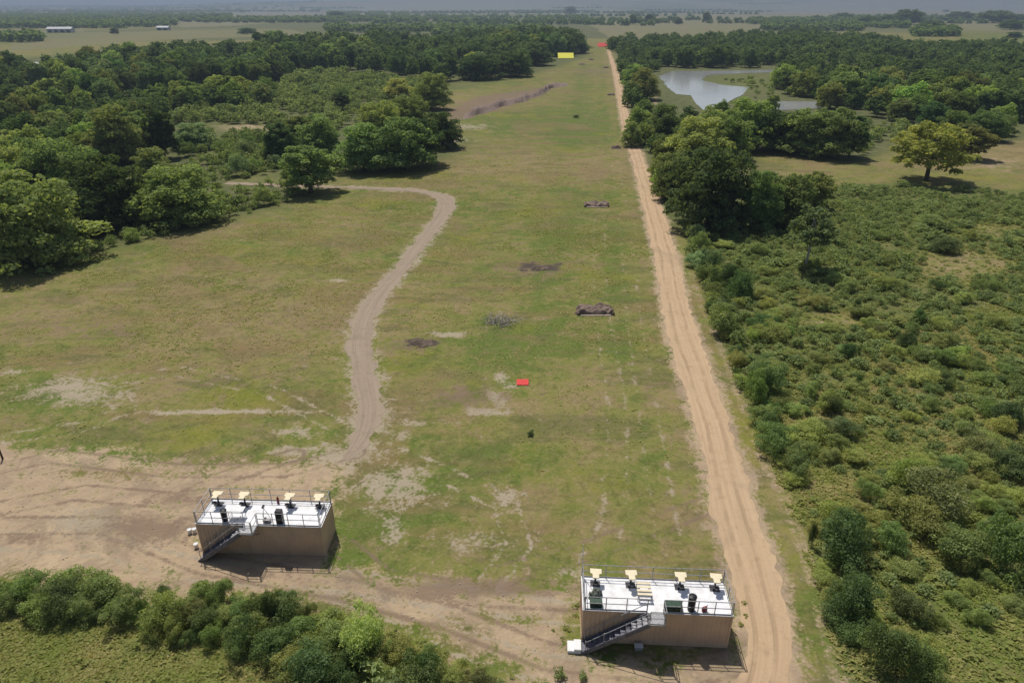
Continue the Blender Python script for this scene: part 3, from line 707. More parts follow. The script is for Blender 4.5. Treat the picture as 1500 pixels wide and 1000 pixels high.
HAND = [
 # px, py, top, width, kind, tint, label
 (52, 382, 246, 150, 'draped', 'mid', 'huge bushy green tree at the left edge beside the mown field'),
 (-25, 330, 215, 120, 'broad', 'mid', 'leafy tree cut by the left edge of the picture'),
 (20, 290, 212, 70, 'round', 'light', 'pale green tree right behind the huge bushy tree at the left edge'),
 (95, 292, 196, 100, 'broad', 'mid', 'wide mid green tree behind the huge bushy left edge tree'),
 (165, 330, 222, 104, 'draped', 'deep', 'vine draped dark tree between the huge left tree and the pale rounded one'),
 (130, 345, 270, 60, 'draped', 'dark', 'dark shaded tree squeezed in beside the huge left edge tree'),
 (268, 326, 240, 112, 'round', 'light', 'pale green rounded tree behind the left field edge shrubs'),
 (215, 322, 262, 60, 'round', 'mid', 'small green tree beside the pale rounded tree at the field edge'),
 (176, 240, 149, 76, 'round', 'mid', 'tall round green tree standing above the left thicket'),
 (243, 232, 158, 44, 'tall', 'dark', 'narrow dark tree right beside the tall round one in the left thicket'),
 (285, 218, 178, 58, 'round', 'grey', 'small grey green tree by the bare clearing on the left'),
 (235, 285, 212, 66, 'round', 'mid', 'rounded tree in the middle of the left thicket'),
 (455, 282, 210, 88, 'loose', 'mid', 'lone round tree beside the farm track with its trunk showing'),
 (412, 238, 176, 52, 'tall', 'dark', 'dark upright tree behind the lone round tree'),
 (470, 230, 164, 64, 'round', 'mid', 'green tree behind the lone round tree on the right'),
 (440, 205, 168, 44, 'loose', 'light', 'pale loose tree between two darker ones behind the farm track'),
 (533, 250, 176, 74, 'round', 'mid', 'leftmost full tree of the dark clump above the farm track'),
 (590, 248, 168, 84, 'draped', 'mid', 'central tree of the dark clump above the farm track'),
 (622, 240, 172, 60, 'loose', 'deep', 'tree with bare trunk at the right side of the clump above the farm track'),
 (648, 216, 160, 56, 'round', 'dark', 'dark rounded tree at the right end of the clump by the field'),
 (560, 205, 146, 66, 'broad', 'light', 'paler tree rising behind the clump above the farm track'),
 (600, 190, 138, 64, 'broad', 'mid', 'green tree at the back of the clump by the field'),
 (633, 160, 103, 54, 'round', 'mid', 'bright topped round tree at the field edge beyond the dark clump'),
 (585, 146, 113, 44, 'round', 'light', 'small pale tree left of the bright topped round one'),
 (500, 162, 134, 26, 'tall', 'dark', 'tiny dark upright tree among grey green bushes'),
 # right side
 (1036, 332, 206, 108, 'draped', 'dark', 'very dark big tree beside the sandy road'),
 (985, 292, 222, 60, 'round', 'mid', 'green tree leaning over the sandy road before the very dark big tree'),
 (1108, 336, 244, 60, 'round', 'deep', 'deep green tree right of the very dark big roadside tree'),
 (1150, 330, 250, 70, 'draped', 'mid', 'mid green rounded tree between the very dark one and the scrub'),
 (1192, 306, 250, 50, 'loose', 'light', 'pale loose tree at the right end of the dark roadside group'),
 (1020, 245, 168, 90, 'round', 'light', 'light green round tree by the road below the pond'),
 (1085, 220, 140, 78, 'round', 'mid', 'tall green tree in front of the pond'),
 (1058, 235, 158, 66, 'draped', 'mid', 'mid green tree at the front of the group below the pond'),
 (1135, 220, 158, 74, 'draped', 'deep', 'deep green tree at the edge of the meadow, left in its row'),
 (1178, 226, 156, 78, 'draped', 'mid', 'mid green tree in the middle of the row by the meadow'),
 (1215, 230, 154, 74, 'draped', 'mid', 'wide tree of the row at the meadow edge'),
 (1243, 230, 166, 44, 'tall', 'dark', 'dark last tree of the row at the meadow edge'),
 (1130, 168, 138, 22, 'loose', 'light', 'small pale tree standing against the second pond'),
 (1356, 264, 173, 108, 'parasol', 'yellow', 'lone yellow green spreading tree in the dry meadow'),
 (1412, 232, 180, 62, 'loose', 'light', 'loose yellowish tree behind the lone spreading tree'),
 (1388, 226, 158, 60, 'round', 'mid', 'rounded tree directly behind the lone yellow green tree'),
 (1440, 205, 160, 60, 'broad', 'deep', 'dark tree at the wood edge right of the loose yellowish one'),
 (1178, 398, 300, 66, 'sparse', 'grey', 'thin sparse grey tree with pale trunk in the scrub'),
 (925, 215, 176, 30, 'round', 'mid', 'small roadside tree near the bend of the sandy road'),
 (942, 146, 96, 44, 'round', 'light', 'light green roadside tree beside the pond'),
 (972, 200, 150, 50, 'round', 'mid', 'green roadside tree before the pond on the left'),
 (928, 128, 92, 36, 'round', 'mid', 'rounded roadside tree at the far left of the pond'),
 (750, 112, 72, 60, 'broad', 'dark', 'dark spreading tree at the end of the left wood by the field'),
 (700, 116, 78, 70, 'broad', 'dark', 'dark wide tree of the left wood beside the field'),
 (785, 96, 60, 46, 'round', 'dark', 'dark round tree beside the yellow board'),
 (825, 78, 40, 70, 'broad', 'dark', 'large dark tree right behind the yellow board'),
]
for a in HAND:
    tree_px(*a, full=True)

def scatter(poly_px, spacing, tries=20000, maxn=2000, keep=None):
    """Poisson-like points on the ground inside an outline of the photograph"""
    poly = gp(poly_px); xs = [p[0] for p in poly]; ys = [p[1] for p in poly]
    area = (max(xs) - min(xs)) * (max(ys) - min(ys))
    n = int(min(tries, area / spacing ** 2 * 6))
    X = RNG.uniform(min(xs), max(xs), n); Y = RNG.uniform(min(ys), max(ys), n)
    ok = in_poly(X, Y, poly); X, Y = X[ok], Y[ok]
    grid = {}; out = []
    for x, y in zip(X, Y):
        if keep is not None and not keep(x, y): continue
        g = (int(x // spacing), int(y // spacing))
        if any(math.hypot(x - a, y - b) < spacing for i in (-1, 0, 1) for j in (-1, 0, 1) for a, b in grid.get((g[0] + i, g[1] + j), ())): continue
        grid.setdefault(g, []).append((x, y)); out.append((x, y))
        if len(out) >= maxn: break
    return out

REG = [  # outline, spacing, height range, width, kinds, tints, label, group
 ([(-80, 205), (-80, 105), (60, 112), (100, 112), (200, 90), (330, 82), (440, 74), (540, 70), (640, 66), (760, 62), (850, 64), (858, 78), (800, 88), (770, 106), (665, 118),
   (640, 122), (560, 105), (470, 105), (420, 118), (300, 130), (250, 140), (180, 150), (130, 170), (60, 190)], 8.5, (8, 16), .95,
  ('round', 'broad', 'draped', 'round', 'tall'), ('dark', 'deep', 'dark', 'deep', 'mid', 'grey', 'light'), 'dark green tree in the dense wood left of the field', 'trees of the dense wood on the left'),
 ([(-60, 300), (-60, 210), (60, 195), (130, 170), (180, 152), (250, 150), (400, 146), (400, 158), (300, 163), (240, 178), (225, 240), (130, 262), (60, 300)], 7.5, (6, 9.5), 1.05,
  ('round', 'draped', 'broad', 'loose'), ('mid', 'deep', 'mid', 'light'), 'rounded green tree in the lower thicket before the dense left wood', 'trees of the left thicket'),
 ([(903, 84), (935, 80), (962, 100), (964, 125), (985, 145), (1005, 165), (1085, 168), (1110, 185), (1060, 205), (1010, 240), (985, 285), (966, 280), (952, 240), (940, 205), (926, 160), (912, 110)], 7.4, (4.5, 7.2), 1.0,
  ('round', 'draped', 'broad'), ('mid', 'mid', 'light', 'deep'), 'green tree in the band between the sandy road and the pond', 'trees between road and pond'),
 ([(895, 72), (903, 65), (960, 62), (1090, 60), (1180, 57), (1260, 62), (1320, 70), (1330, 77), (1200, 90), (1168, 92), (1150, 99), (980, 100), (930, 86), (905, 80)], 11, (8, 12), 1.1,
  ('round', 'broad', 'draped'), ('dark', 'deep', 'dark', 'mid', 'grey', 'light'), 'dark green tree in the wood beyond the pond', 'trees of the wood beyond the pond'),
 ([(1145, 108), (1200, 90), (1330, 72), (1410, 70), (1560, 80), (1560, 205), (1450, 203), (1390, 188), (1280, 176), (1250, 163), (1215, 165), (1215, 148), (1150, 138), (1138, 118)], 9, (7, 11), 1.1,
  ('round', 'broad', 'draped', 'loose'), ('mid', 'deep', 'dark', 'light', 'mid', 'light'), 'mid green tree in the dense wood right of the pond', 'trees of the right hand wood'),
]
cand = []
for poly, sp, hr, wd, kinds, tints, lab, grp in REG:
    for x, y in scatter(poly, sp, keep=lambda a, b: fbm(np.array([a / 34]), np.array([b / 60]), 71, 3)[0] > (.34 if 'dense' in lab or 'beyond' in lab else .20)):
        h = RNG.uniform(*hr) * (.75 + .5 * vnoise(np.array([x / 40]), np.array([y / 60]), 13)[0])
        cand.append((h * FPX / math.hypot(x, y), x, y, h, wd * RNG.uniform(.9, 1.2), RNG.choice(kinds), RNG.choice(tints), lab, grp))
cand.sort(key=lambda c: -c[0])
NIND = 300 - len(HAND) - 22
far_pool = []
for c in cand:
    px, py = project(c[1], c[2], c[3] * .6)
    if 785 < px < 872 and c[2] < 575 or 868 < px < 897: continue
    q = project(c[1], c[2]);
    if 946 < q[0] < 1085 and 108 < q[1] < 180: continue
    if len(far_pool) == 0 and N_TREES < 300 - 22 and -20 < px < 1520:
        tree(c[1], c[2], c[3], c[4], c[5], c[6], c[7], c[8], full=False)
    elif N_TREES >= 278:
        far_pool.append(c)

def merged(name, items, mat, protos, kind='stuff', label=None, cat=None):
    """items: (x, y, z, sx, sz, rz, proto, tint add) joined as one mass"""
    Vs, Fs, Ts = [], [], []; off = 0
    for x, y, z, sx, sz, rz, p, ta in items:
        V, F, t = protos[p]; c, s = math.cos(rz), math.sin(rz)
        Q = np.stack([(V[:, 0] * c - V[:, 1] * s) * sx + x, (V[:, 0] * s + V[:, 1] * c) * sx + y, V[:, 2] * sz + z], 1)
        Vs.append(Q); Fs.append(F + off); Ts.append(np.clip(t + ta, 0, 1)); off += len(V)
    me = mesh_np(name, np.concatenate(Vs), np.concatenate(Fs), mat, np.concatenate(Ts))
    o = link(name, me); tag(o, label, cat, kind=kind); return o

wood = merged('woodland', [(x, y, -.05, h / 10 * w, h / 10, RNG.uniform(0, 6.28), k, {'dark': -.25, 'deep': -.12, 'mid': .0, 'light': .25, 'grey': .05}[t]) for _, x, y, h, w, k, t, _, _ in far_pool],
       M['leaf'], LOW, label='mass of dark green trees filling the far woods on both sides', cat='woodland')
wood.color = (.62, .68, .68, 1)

# distant tree belts
belts = []
FARB = [(0, 200, 22, 31, 26), (190, 340, 22, 33, 26), (330, 480, 10, 17, 34), (110, 180, 34, 42, 16), (180, 245, 33, 40, 18), (0, 110, 36, 42, 18), (480, 860, 8.7, 11, 60),
        (480, 525, 19, 25, 16), (540, 562, 19, 23, 16), (575, 598, 22, 28, 14), (480, 680, 42, 48, 18), (0, 480, 12, 20, 60),
        (1100, 1185, 31, 36, 18), (1230, 1330, 30, 42, 14), (0, 60, 56, 62, 14), (1340, 1400, 48, 54, 12), (640, 800, 44, 54, 16), (1120, 1260, 40, 46, 16), (0, 330, 13, 22, 34), (480, 860, 24, 36, 26), (0, 130, 24, 36, 24), (300, 500, 28, 34, 24)]
for x0, x1, y0, y1, sp in FARB:
    n = 0
    for x, y in scatter([(x0, y1), (x0, y0), (x1, y0), (x1, y1)], sp, maxn=230):
        h = RNG.uniform(8, 13) * (1 + (sp > 40) * .5); k = RNG.choice(('round', 'broad'))
        belts.append((x, y, float(terrain(x, y)) - .4, h / 10 * (1.2 + sp / 60), h / 10, RNG.uniform(0, 6.28), k, RNG.uniform(-.2, .05)))
RB = np.random.default_rng(77)
for k in range(95):
    D = 1500 * (6.0 ** RB.random()); xc = RB.uniform(-.85, .85) * D; ln = RB.uniform(120, 800) * (D / 3000) ** .5; wd = RB.uniform(15, 60)
    px, py = project(xc, D)
    if any(in_poly(np.array([px]), np.array([py]), p)[0] for p, q in STRAW if q > .5) and RB.random() < .85: continue
    for q in range(int(ln / 17)):
        x = xc + (q / (ln / 17) - .5) * ln + RB.normal(0, 5); y = D + RB.normal(0, wd / 2) + 40 * math.sin(q * .3 + k)
        belts.append((x, y, float(terrain(x, y)) - .4, RB.uniform(1.1, 1.9), RB.uniform(.8, 1.35), RB.uniform(0, 6.28), 'broad', RB.uniform(-.25, .05)))
LOWER = {k: crown_arrays(k, 110, 1.6, 3)[:3] for k in ('round', 'broad')}
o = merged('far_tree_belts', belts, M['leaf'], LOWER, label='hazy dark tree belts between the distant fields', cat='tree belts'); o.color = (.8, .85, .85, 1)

DIST = [(835, 21, 9, 20, 'dark round tree standing alone in the distant pasture behind the yellow board'), (927, 36, 20, 14, 'small far tree left of two others beyond the road end'), (950, 35, 20, 13, 'middle small tree beyond the road end'),
        (994, 36, 26, 12, 'little round tree in the distant pasture above the pond'), (1328, 36, 12, 42, 'wide dark oak on the far right pasture'), (1360, 46, 30, 40, 'dark tree at the front of the far right pasture group'), (1235, 30, 18, 34, 'small far tree at the left of the right pasture row'),
        (1300, 36, 20, 40, 'dark tree between the wide oak and the left row of the far pasture'), (1270, 38, 22, 34, 'low dark tree in the far right row'), (1405, 30, 16, 40, 'dark rounded tree right of the wide far oak'), (1455, 34, 14, 50, 'broad dark tree near the upper right corner'),
        (1482, 34, 20, 36, 'dark tree in the upper right corner'), (1485, 56, 46, 22, 'round grey tree in the bright far pasture at the right edge'), (1385, 18, 14, 9, 'tiny tree in the straw coloured far field'), (1480, 44, 28, 34, 'mid green tree at the right edge by the bright pasture'),
        (168, 50, 40, 12, 'dark tree in front of the far white sheds'), (362, 50, 40, 26, 'round dark tree at the edge of the grey far field'), (295, 29, 22, 20, 'dark tree left on the pale distant field'), (315, 29, 20, 22, 'dark tree at the pale distant field edge'), (492, 27, 16, 26, 'dark tree right of the pale distant field'),
        (1034, 34, 16, 12, 'slim far tree over the far wood'), (1036, 8, 3, 10, 'tiny far tree on the pale strip near the skyline')]
for px, py, top, w, lab in DIST:
    o = tree_px(px, py, top, w, 'round' if w < 30 else 'broad', 'dark', lab, 'scattered trees in the distant fields', full=False)

# ------------------------------------------------------------------ shrubs
def bush_arrays(seed, n, size, fine=26, tall=1.0):
    rng = np.random.default_rng(seed)
    lob = []
    for _ in range(rng.integers(4, 7)):
        a = rng.uniform(0, 6.28); q = rng.uniform(.1, .75)
        c = np.array([math.cos(a) * q, math.sin(a) * q, rng.uniform(.45, .85) * tall]); br = rng.uniform(.45, .7)
        lob += shell_lobes(rng, c, (br, br, br * .9), fine // 4, .24, .14, -.7)
    lob += [(0, 0, .5 * tall, .7, .8)]
    V, F, t = foliage(rng, lob, n, size)
    V[:, 2] = np.maximum(V[:, 2], .02)
    V[:, :2] /= max(np.abs(V[:, :2]).max(), .1); V[:, 2] /= V[:, 2].max()
    return V, F, t                                   # radius 1, height 1
BUSH = [mesh_np('shrub', *((lambda a: (a[0], a[1], M['scrub'], a[2]))(bush_arrays(100 + k, 7000, .036, 44)))) for k in range(6)]
BUSHL = {k: bush_arrays(200 + k, 330, .125, 28) for k in range(6)}
TUFT = {k: bush_arrays(300 + k, 46, .24, 12) for k in range(6)}
N_SHRUB = 0
def shrub(x, y, dia, h, tint, label, group=None):
    global N_SHRUB; N_SHRUB += 1
    o = link('shrub', BUSH[int(RNG.integers(0, 6))], None, (x, y, float(terrain(x, y)) - .05), RNG.uniform(0, 6.28))
    o.scale = (dia / 2, dia / 2 * RNG.uniform(.85, 1.15), h); set_color(o, tint, var=.12)
    return tag(o, label, 'shrub', group)

HS = [  # px, py, width px, height m, tint, label
 (1062, 425, 62, 4.2, 'dark', 'tall dark bush beside the road halfway up the right side'), (1088, 438, 54, 4.0, 'deep', 'dark bush hugging the tall dark one beside the road'), (1020, 352, 34, 3.0, 'grey', 'grey green bush at the foot of the very dark roadside tree'),
 (1135, 664, 70, 2.9, 'mid', 'large rounded bush at the edge of the verge, left in the right scrub'), (1165, 690, 80, 2.4, 'mid', 'spreading bush just below the large rounded one at the verge'), (1120, 632, 40, 2.2, 'deep', 'small dark bush above the large rounded one at the verge'),
 (1240, 812, 112, 4.2, 'dark', 'dark dense bush standing at the verge across from the right tower'), (1305, 800, 70, 2.4, 'mid', 'green bush at the right foot of the dark dense bush'), (1370, 752, 112, 3.9, 'mid', 'broad green bush above the shaded one on the right'),
 (1340, 720, 80, 3.0, 'light', 'light green bush behind the broad one on the right'), (1465, 830, 130, 4.6, 'mid', 'biggest green bush at the right edge'), (1400, 815, 90, 2.8, 'mid', 'mid green bush before the biggest one at the right edge'),
 (1250, 905, 90, 3.4, 'deep', 'deep green bush in the lower right below the dark dense bush'), (1290, 975, 120, 3.6, 'deep', 'wide dark bush at the bottom edge right of the verge'), (1220, 880, 40, 2.2, 'mid', 'small bush left of the deep green one in the lower right'), (1350, 1000, 90, 2.6, 'mid', 'bush cut by the bottom edge in the lower right'),
 (1470, 690, 90, 2.6, 'deep', 'dark green bush near the right edge above the broad ones'), (1430, 665, 70, 2.0, 'mid', 'low wide bush above the dark one near the right edge'),
 (1253, 462, 20, 2.6, 'dark', 'narrow dark cone shaped bush in the mid scrub'), (1330, 512, 38, 2.2, 'dark', 'small round dark bush in the middle of the right scrub'), (1245, 527, 28, 2.0, 'dark', 'little dark bush below the cone shaped one'), (1345, 472, 36, 2.0, 'dark', 'dark bush above the round dark one in the right scrub'),
 (1257, 570, 20, 1.8, 'dark', 'tiny dark upright bush in the right scrub'), (1375, 368, 56, 2.6, 'dark', 'dark flat bush left of the dry clearing'), (1380, 540, 20, 1.6, 'dark', 'small dark bush right of the middle scrub'), (1220, 605, 48, 2.0, 'deep', 'low dark bush above the pale grass opening'),
 (1185, 800, 14, 2.4, 'dark', 'thin upright bush on the verge edge'), (1462, 620, 60, 2.6, 'dark', 'dark bush at the right edge of the scrub'),
 (845, 173, 12, 1.1, 'dark', 'single dark bush far up in the mown field'), (778, 639, 16, .5, 'dark', 'tiny dark plant lying flat in the mown field'),
]
for px, py, w, h, tint, lab in HS:
    x, y, _ = ground_point(px, py); depth = y * CP + CAMZ * SP
    shrub(x, y, w / FPX * depth, h, tint, lab)

pool = []
def clear_at(x, y):
    px, py = project(x, y); return float(blob_field('clear', np.array([px]), np.array([py]))[0])
def keep_r(x, y): return RNG.random() > clear_at(x, y) * 1.55 and fbm(np.array([x / 9]), np.array([y / 9]), 44, 3)[0] > .27
SR = [  # outline, spacing, diameter, height/diameter, tints, label, group, filter
 ([(1006, 340), (1100, 340), (1220, 275), (1320, 272), (1520, 288), (1540, 700), (1540, 860), (1260, 1040), (1205, 880), (1180, 760), (1120, 650), (1082, 560), (1046, 470)], 1.2, (1.2, 3.1), (.36, .58),
  ('mid', 'light', 'light', 'mid', 'light', 'deep', 'light'), 'leafy green bush in the dense scrub right of the road', 'bushes of the scrub right of the road', keep_r),
 ([(1000, 335), (1020, 335), (1050, 420), (1090, 520), (1130, 610), (1100, 612), (1062, 510), (1034, 440)], 1.7, (2.6, 4.4), (.62, .9),
  ('grey', 'deep', 'mid', 'dark'), 'grey green bush in the row along the right side of the road', 'bushes lining the road', None),
 ([(-30, 866), (60, 868), (140, 872), (200, 884), (300, 886), (400, 894), (460, 900), (500, 918), (560, 940), (640, 972), (700, 1010), (560, 1040), (470, 1020), (400, 985), (300, 945), (200, 915), (-30, 900)], .9, (2.2, 3.8), (.50, .74),
  ('mid', 'mid', 'deep', 'mid', 'light'), 'leafy bush in the hedge along the bottom left foreground', 'bushes of the foreground hedge', None),
 ([(720, 1005), (800, 985), (880, 995), (900, 1020), (760, 1040)], 1.0, (.9, 1.5), (.5, .7), ('light', 'light'), 'light green weedy bush at the bottom edge before the right tower', 'weedy bushes before the right tower', None),
 ([(-40, 392), (120, 376), (320, 326), (440, 292), (450, 283), (350, 300), (300, 322), (120, 362), (-40, 384)], 2.2, (2.5, 4.5), (.5, .8), ('grey', 'deep', 'mid', 'grey'), 'low bush in the strip along the left field edge', 'bushes of the left field edge', None),
 ([(300, 330), (320, 290), (360, 280), (430, 262), (440, 285), (380, 306)], 3.0, (3, 5), (.6, .8), ('deep', 'mid', 'light'), 'dark bush between the pale rounded tree and the lone round tree', 'bushes by the lone round tree', None),
 ([(420, 118), (470, 107), (640, 124), (610, 140), (520, 152), (500, 172), (430, 168), (400, 150)], 3.2, (4.5, 7.5), (.5, .7), ('grey', 'grey', 'mid', 'deep'), 'grey green bush in the brushland between the left woods', 'bushes of the left brushland', None),
 ([(120, 172), (260, 152), (400, 160), (425, 185), (310, 180), (200, 186)], 3.4, (4.5, 7.5), (.5, .7), ('grey', 'deep', 'grey'), 'grey brown bush before the bare clearing in the left thicket', 'bushes at the bare clearing', None),
 ([(320, 258), (330, 205), (430, 200), (440, 215), (400, 255), (350, 262)], 3.0, (3.2, 5.5), (.5, .75), ('deep', 'mid', 'grey'), 'bush in the rough grass behind the farm track', 'bushes behind the farm track', lambda x, y: fbm(np.array([x / 12]), np.array([y / 12]), 5, 2)[0] > .36),
 ([(420, 195), (500, 160), (620, 134), (652, 150), (600, 165), (540, 172), (500, 190)], 4.0, (4, 6.5), (.5, .7), ('grey', 'mid', 'deep'), 'bush in the thicket behind the tree clump by the field', 'bushes behind the tree clump', None),
 ([(235, 305), (290, 195), (440, 196), (440, 240), (330, 265), (300, 300)], 4.2, (3.5, 6), (.5, .75), ('deep', 'mid', 'grey'), 'bush on the open ground of the left thicket', 'bushes on the open ground of the left thicket', lambda x, y: fbm(np.array([x / 14]), np.array([y / 14]), 15, 2)[0] > .40),
 ([(1060, 420), (1240, 330), (1500, 330), (1520, 900), (1330, 760), (1130, 600)], 6.0, (3.0, 5.2), (.32, .45), ('mid', 'light', 'light'), 'broad low thicket bush in the right scrub', 'broad thickets of the right scrub', keep_r),
 ([(1100, 205), (1260, 180), (1390, 192), (1330, 208), (1280, 212), (1262, 236), (1250, 212), (1180, 212)], 3.5, (3, 5.5), (.5, .7), ('mid', 'light', 'mid'), 'green bush in the brush beyond the meadow', 'bushes beyond the meadow', None),
 ([(1070, 330), (1100, 272), (1220, 268), (1200, 300), (1150, 335)], 2.2, (2, 3.5), (.5, .7), ('mid', 'light'), 'light bush at the foot of the dark roadside trees', 'bushes under the dark roadside trees', None),
 ([(1040, 116), (1090, 116), (1140, 122), (1138, 148), (1100, 146), (1100, 126)], 6, (3, 5), (.4, .6), ('mid', 'light'), 'low marsh bush on the tongue of land in the pond', 'marsh bushes by the pond', None),
]
for poly, sp, dr, hr, tints, lab, grp, kp in SR:
    for x, y in scatter(poly, sp, keep=kp, tries=60000, maxn=3000):
        d = RNG.uniform(*dr) * (.6 + .8 * RNG.random() ** 2); h = d * RNG.uniform(*hr)
        px, py = project(x, y, h / 2)
        vis = -15 < px < 1515 and -10 < py < 1012
        pool.append((d * FPX / math.hypot(math.hypot(x, y), CAMZ) if vis else 0, x, y, d, h, RNG.choice(tints), lab, grp, vis))
pool.sort(key=lambda c: -c[0])
rest = []
for c in pool:
    if N_SHRUB < 300 and c[8]: shrub(c[1], c[2], c[3], c[4], c[5], c[6], c[7])
    else: rest.append(c)
ADD = {'dark': -.3, 'deep': -.15, 'mid': 0, 'light': .18, 'grey': -.02}
merged('scrub', [(c[1], c[2], float(terrain(c[1], c[2])) - .05, c[3] / 2, c[4], RNG.uniform(0, 6.28), int(RNG.integers(0, 6)), ADD[c[5]] + RNG.normal(0, .1)) for c in rest],
       M['scrub'], BUSHL, label='mass of smaller green bushes filling the scrubland', cat='scrub')

# low weeds and tufts: nobody could count them
weeds = []
def add_weeds(poly, sp, dr, hr, ta, keep=None, maxn=6000):
    for x, y in scatter(poly, sp, keep=keep, tries=260000, maxn=maxn):
        d = RNG.uniform(*dr) * RNG.uniform(.55, 1.25); weeds.append((x, y, float(terrain(x, y)) - .03, d / 2, d * RNG.uniform(*hr), RNG.uniform(0, 6.28), int(RNG.integers(0, 6)), ta + RNG.normal(0, .16)))
add_weeds([(-40, 890), (200, 912), (300, 940), (420, 990), (480, 1110), (-140, 1110), (-140, 880)], .38, (.4, 1.1), (.14, .34), .1, maxn=12000)
add_weeds([(1046, 470), (1120, 640), (1210, 860), (1290, 1110), (1620, 1110), (1620, 300), (1230, 290), (1010, 345)], .66, (.5, 1.5), (.15, .32), .05, maxn=26000, keep= lambda x, y: RNG.random() > clear_at(x, y) * 1.1)
add_weeds([(480, 905), (560, 915), (690, 968), (800, 1005), (700, 1020), (600, 960)], .9, (.4, 1.0), (.25, .4), .1)
add_weeds([(840, 880), (852, 880), (855, 935), (820, 945), (800, 930)], .8, (.4, .9), (.3, .5), .2)
add_weeds([(1085, 870), (1092, 880), (1094, 925), (1080, 925)], .7, (.4, .8), (.3, .5), .15)
merged('weeds', weeds, M['weed'], TUFT, label='low green weeds and grass tufts in the rough ground', cat='weeds')

# grass of the mown field: nobody could count it
def make_grass(n):
    poly = gp([(-30, 400), (330, 340), (640, 230), (925, 215), (1000, 560), (1072, 830), (850, 850), (500, 830), (490, 720), (300, 676), (-30, 650)])
    X = RNG.uniform(-110, 40, n * 4); r = np.sqrt(RNG.uniform(38 ** 2, 190 ** 2, n * 4) ** .5 * RNG.uniform(38 ** 2, 190 ** 2, n * 4) ** .5); Y = r
    ok = in_poly(X, Y, poly) & (dist_line(X, Y, track_c) > 2.2) & (dist_line(X, Y, road_c) > 2.6)
    d = fbm(X / 5.0, Y / 5.0, 61, 4) + .35 * (fbm(X / 28, Y / 28, 62, 3) - .5)
    px, py = project(X, Y)
    ok &= (RNG.random(len(X)) < sstep(.30, .80, d) * (1 - .75 * sstep(80, 150, Y))) & (blob_field('pale', px, py) < .35) & (blob_field('burnt', px, py) < .3) & (dist_poly(X, Y, YARD) < -.3)
    X, Y = X[ok][:n], Y[ok][:n]
    k = 4; m = len(X)
    P = np.repeat(np.stack([X, Y, terrain(X, Y) + .035], 1), k, 0) + RNG.normal(0, 1, (m * k, 3)) * np.array([.16, .16, .012])
    hue = np.repeat(np.clip(.5 + 1.6 * (fbm(X / 9, Y / 9, 63, 3) - .5) + RNG.normal(0, .2, m), 0, 1), k)
    N = np.tile(np.array([0, 0, 1.0]), (m * k, 1))
    V, F, t = cards(RNG, P, N, np.repeat(RNG.uniform(.05, .14, m), k), hue, .28)
    o = link('grass', mesh_np('grass', V, F, M['grass'], t)); tag(o, 'short olive and straw coloured grass tufts of the mown field', 'grass', kind='stuff')
M['grass'] = leaf_material('grass_blades', (0.150, 0.178, 0.046), (0.262, 0.225, 0.108))
make_grass(60000)
def rough_grass(poly_px, n, smax, label):
    poly = gp(poly_px); xs = [p[0] for p in poly]; ys = [p[1] for p in poly]
    X = RNG.uniform(min(xs), max(xs), n); Y = RNG.uniform(min(ys), max(ys), n)
    ok = in_poly(X, Y, poly) & (RNG.random(n) < sstep(.25, .6, fbm(X / 3.0, Y / 3.0, 83, 4))); X, Y = X[ok], Y[ok]
    m = len(X); k = 5
    P = np.repeat(np.stack([X, Y, terrain(X, Y) + .06], 1), k, 0) + RNG.normal(0, 1, (m * k, 3)) * np.array([.14, .14, .03])
    hue = np.repeat(np.clip(.45 + 1.7 * (fbm(X / 5, Y / 5, 84, 3) - .5) + RNG.normal(0, .2, m), 0, 1), k)
    V, F, t = cards(RNG, P, np.tile(np.array([0, 0, 1.0]), (m * k, 1)), np.repeat(RNG.uniform(.05, smax, m), k), hue, .4)
    o = link('rough_grass', mesh_np('rough_grass', V, F, M['grass'], t)); tag(o, label, 'grass', kind='stuff')
rough_grass([(1085, 560), (1540, 420), (1640, 1120), (1270, 1120), (1190, 840)], 90000, .16, 'rough green and straw grass in the openings of the right scrub')
rough_grass([(-40, 885), (200, 908), (300, 938), (420, 988), (480, 1120), (-160, 1120), (-160, 885)], 40000, .13, 'rough grass below the foreground hedge')

# ------------------------------------------------------------------ the two observation decks
WD, DP, HT = 9.1, 2.75, 2.75
def corrugated(mb, x0, x1, y, nrm, z0, z1, axis='x', pitch=.28, amp=.018):
    """a ribbed steel sheet along one axis"""
    pts = []; x = x0
    while x < x1 - 1e-6:
        for f, a in ((0, 0), (.4, 0), (.5, 1), (.9, 1)):
            q = min(x + f * pitch, x1)
            pts.append((q, a * amp))
        x += pitch
    pts.append((x1, 0))
    vs = []
    for q, a in pts:
        for z in (z0, z1):
            vs.append(mb.bm.verts.new((q, y - nrm * (.02 + a), z) if axis == 'x' else (y - nrm * (.02 + a), q, z)))
    for i in range(len(pts) - 1):
        mb.bm.faces.new((vs[2 * i], vs[2 * i + 2], vs[2 * i + 3], vs[2 * i + 1]))

def railing_run(parent, a, b, n, z=HT, h=1.07):
    """one straight railing: rails as the part, each post a sub-part"""
    mb = MB(); a, b = Vector(a), Vector(b)
    for q in (h, h * .52):
        mb.tube([(*a, z + q), (*b, z + q)], .026, 6)
    mb.box(((a.x + b.x) / 2, (a.y + b.y) / 2, z + .07), (max(abs(b.x - a.x), .012), max(abs(b.y - a.y), .012), .1))
    for p in (a, b): mb.tube([(p.x, p.y, z + .03), (p.x, p.y, z + h)], .022, 6)
    r = mb.build('railing', M['rail'], parent, False)
    for k in range(n + 1):
        p = a.lerp(b, k / n)
        MB().tube([(p.x, p.y, z - .02), (p.x, p.y, z + h + .02)], .03, 6).build('post', M['rail'], r)
    return r

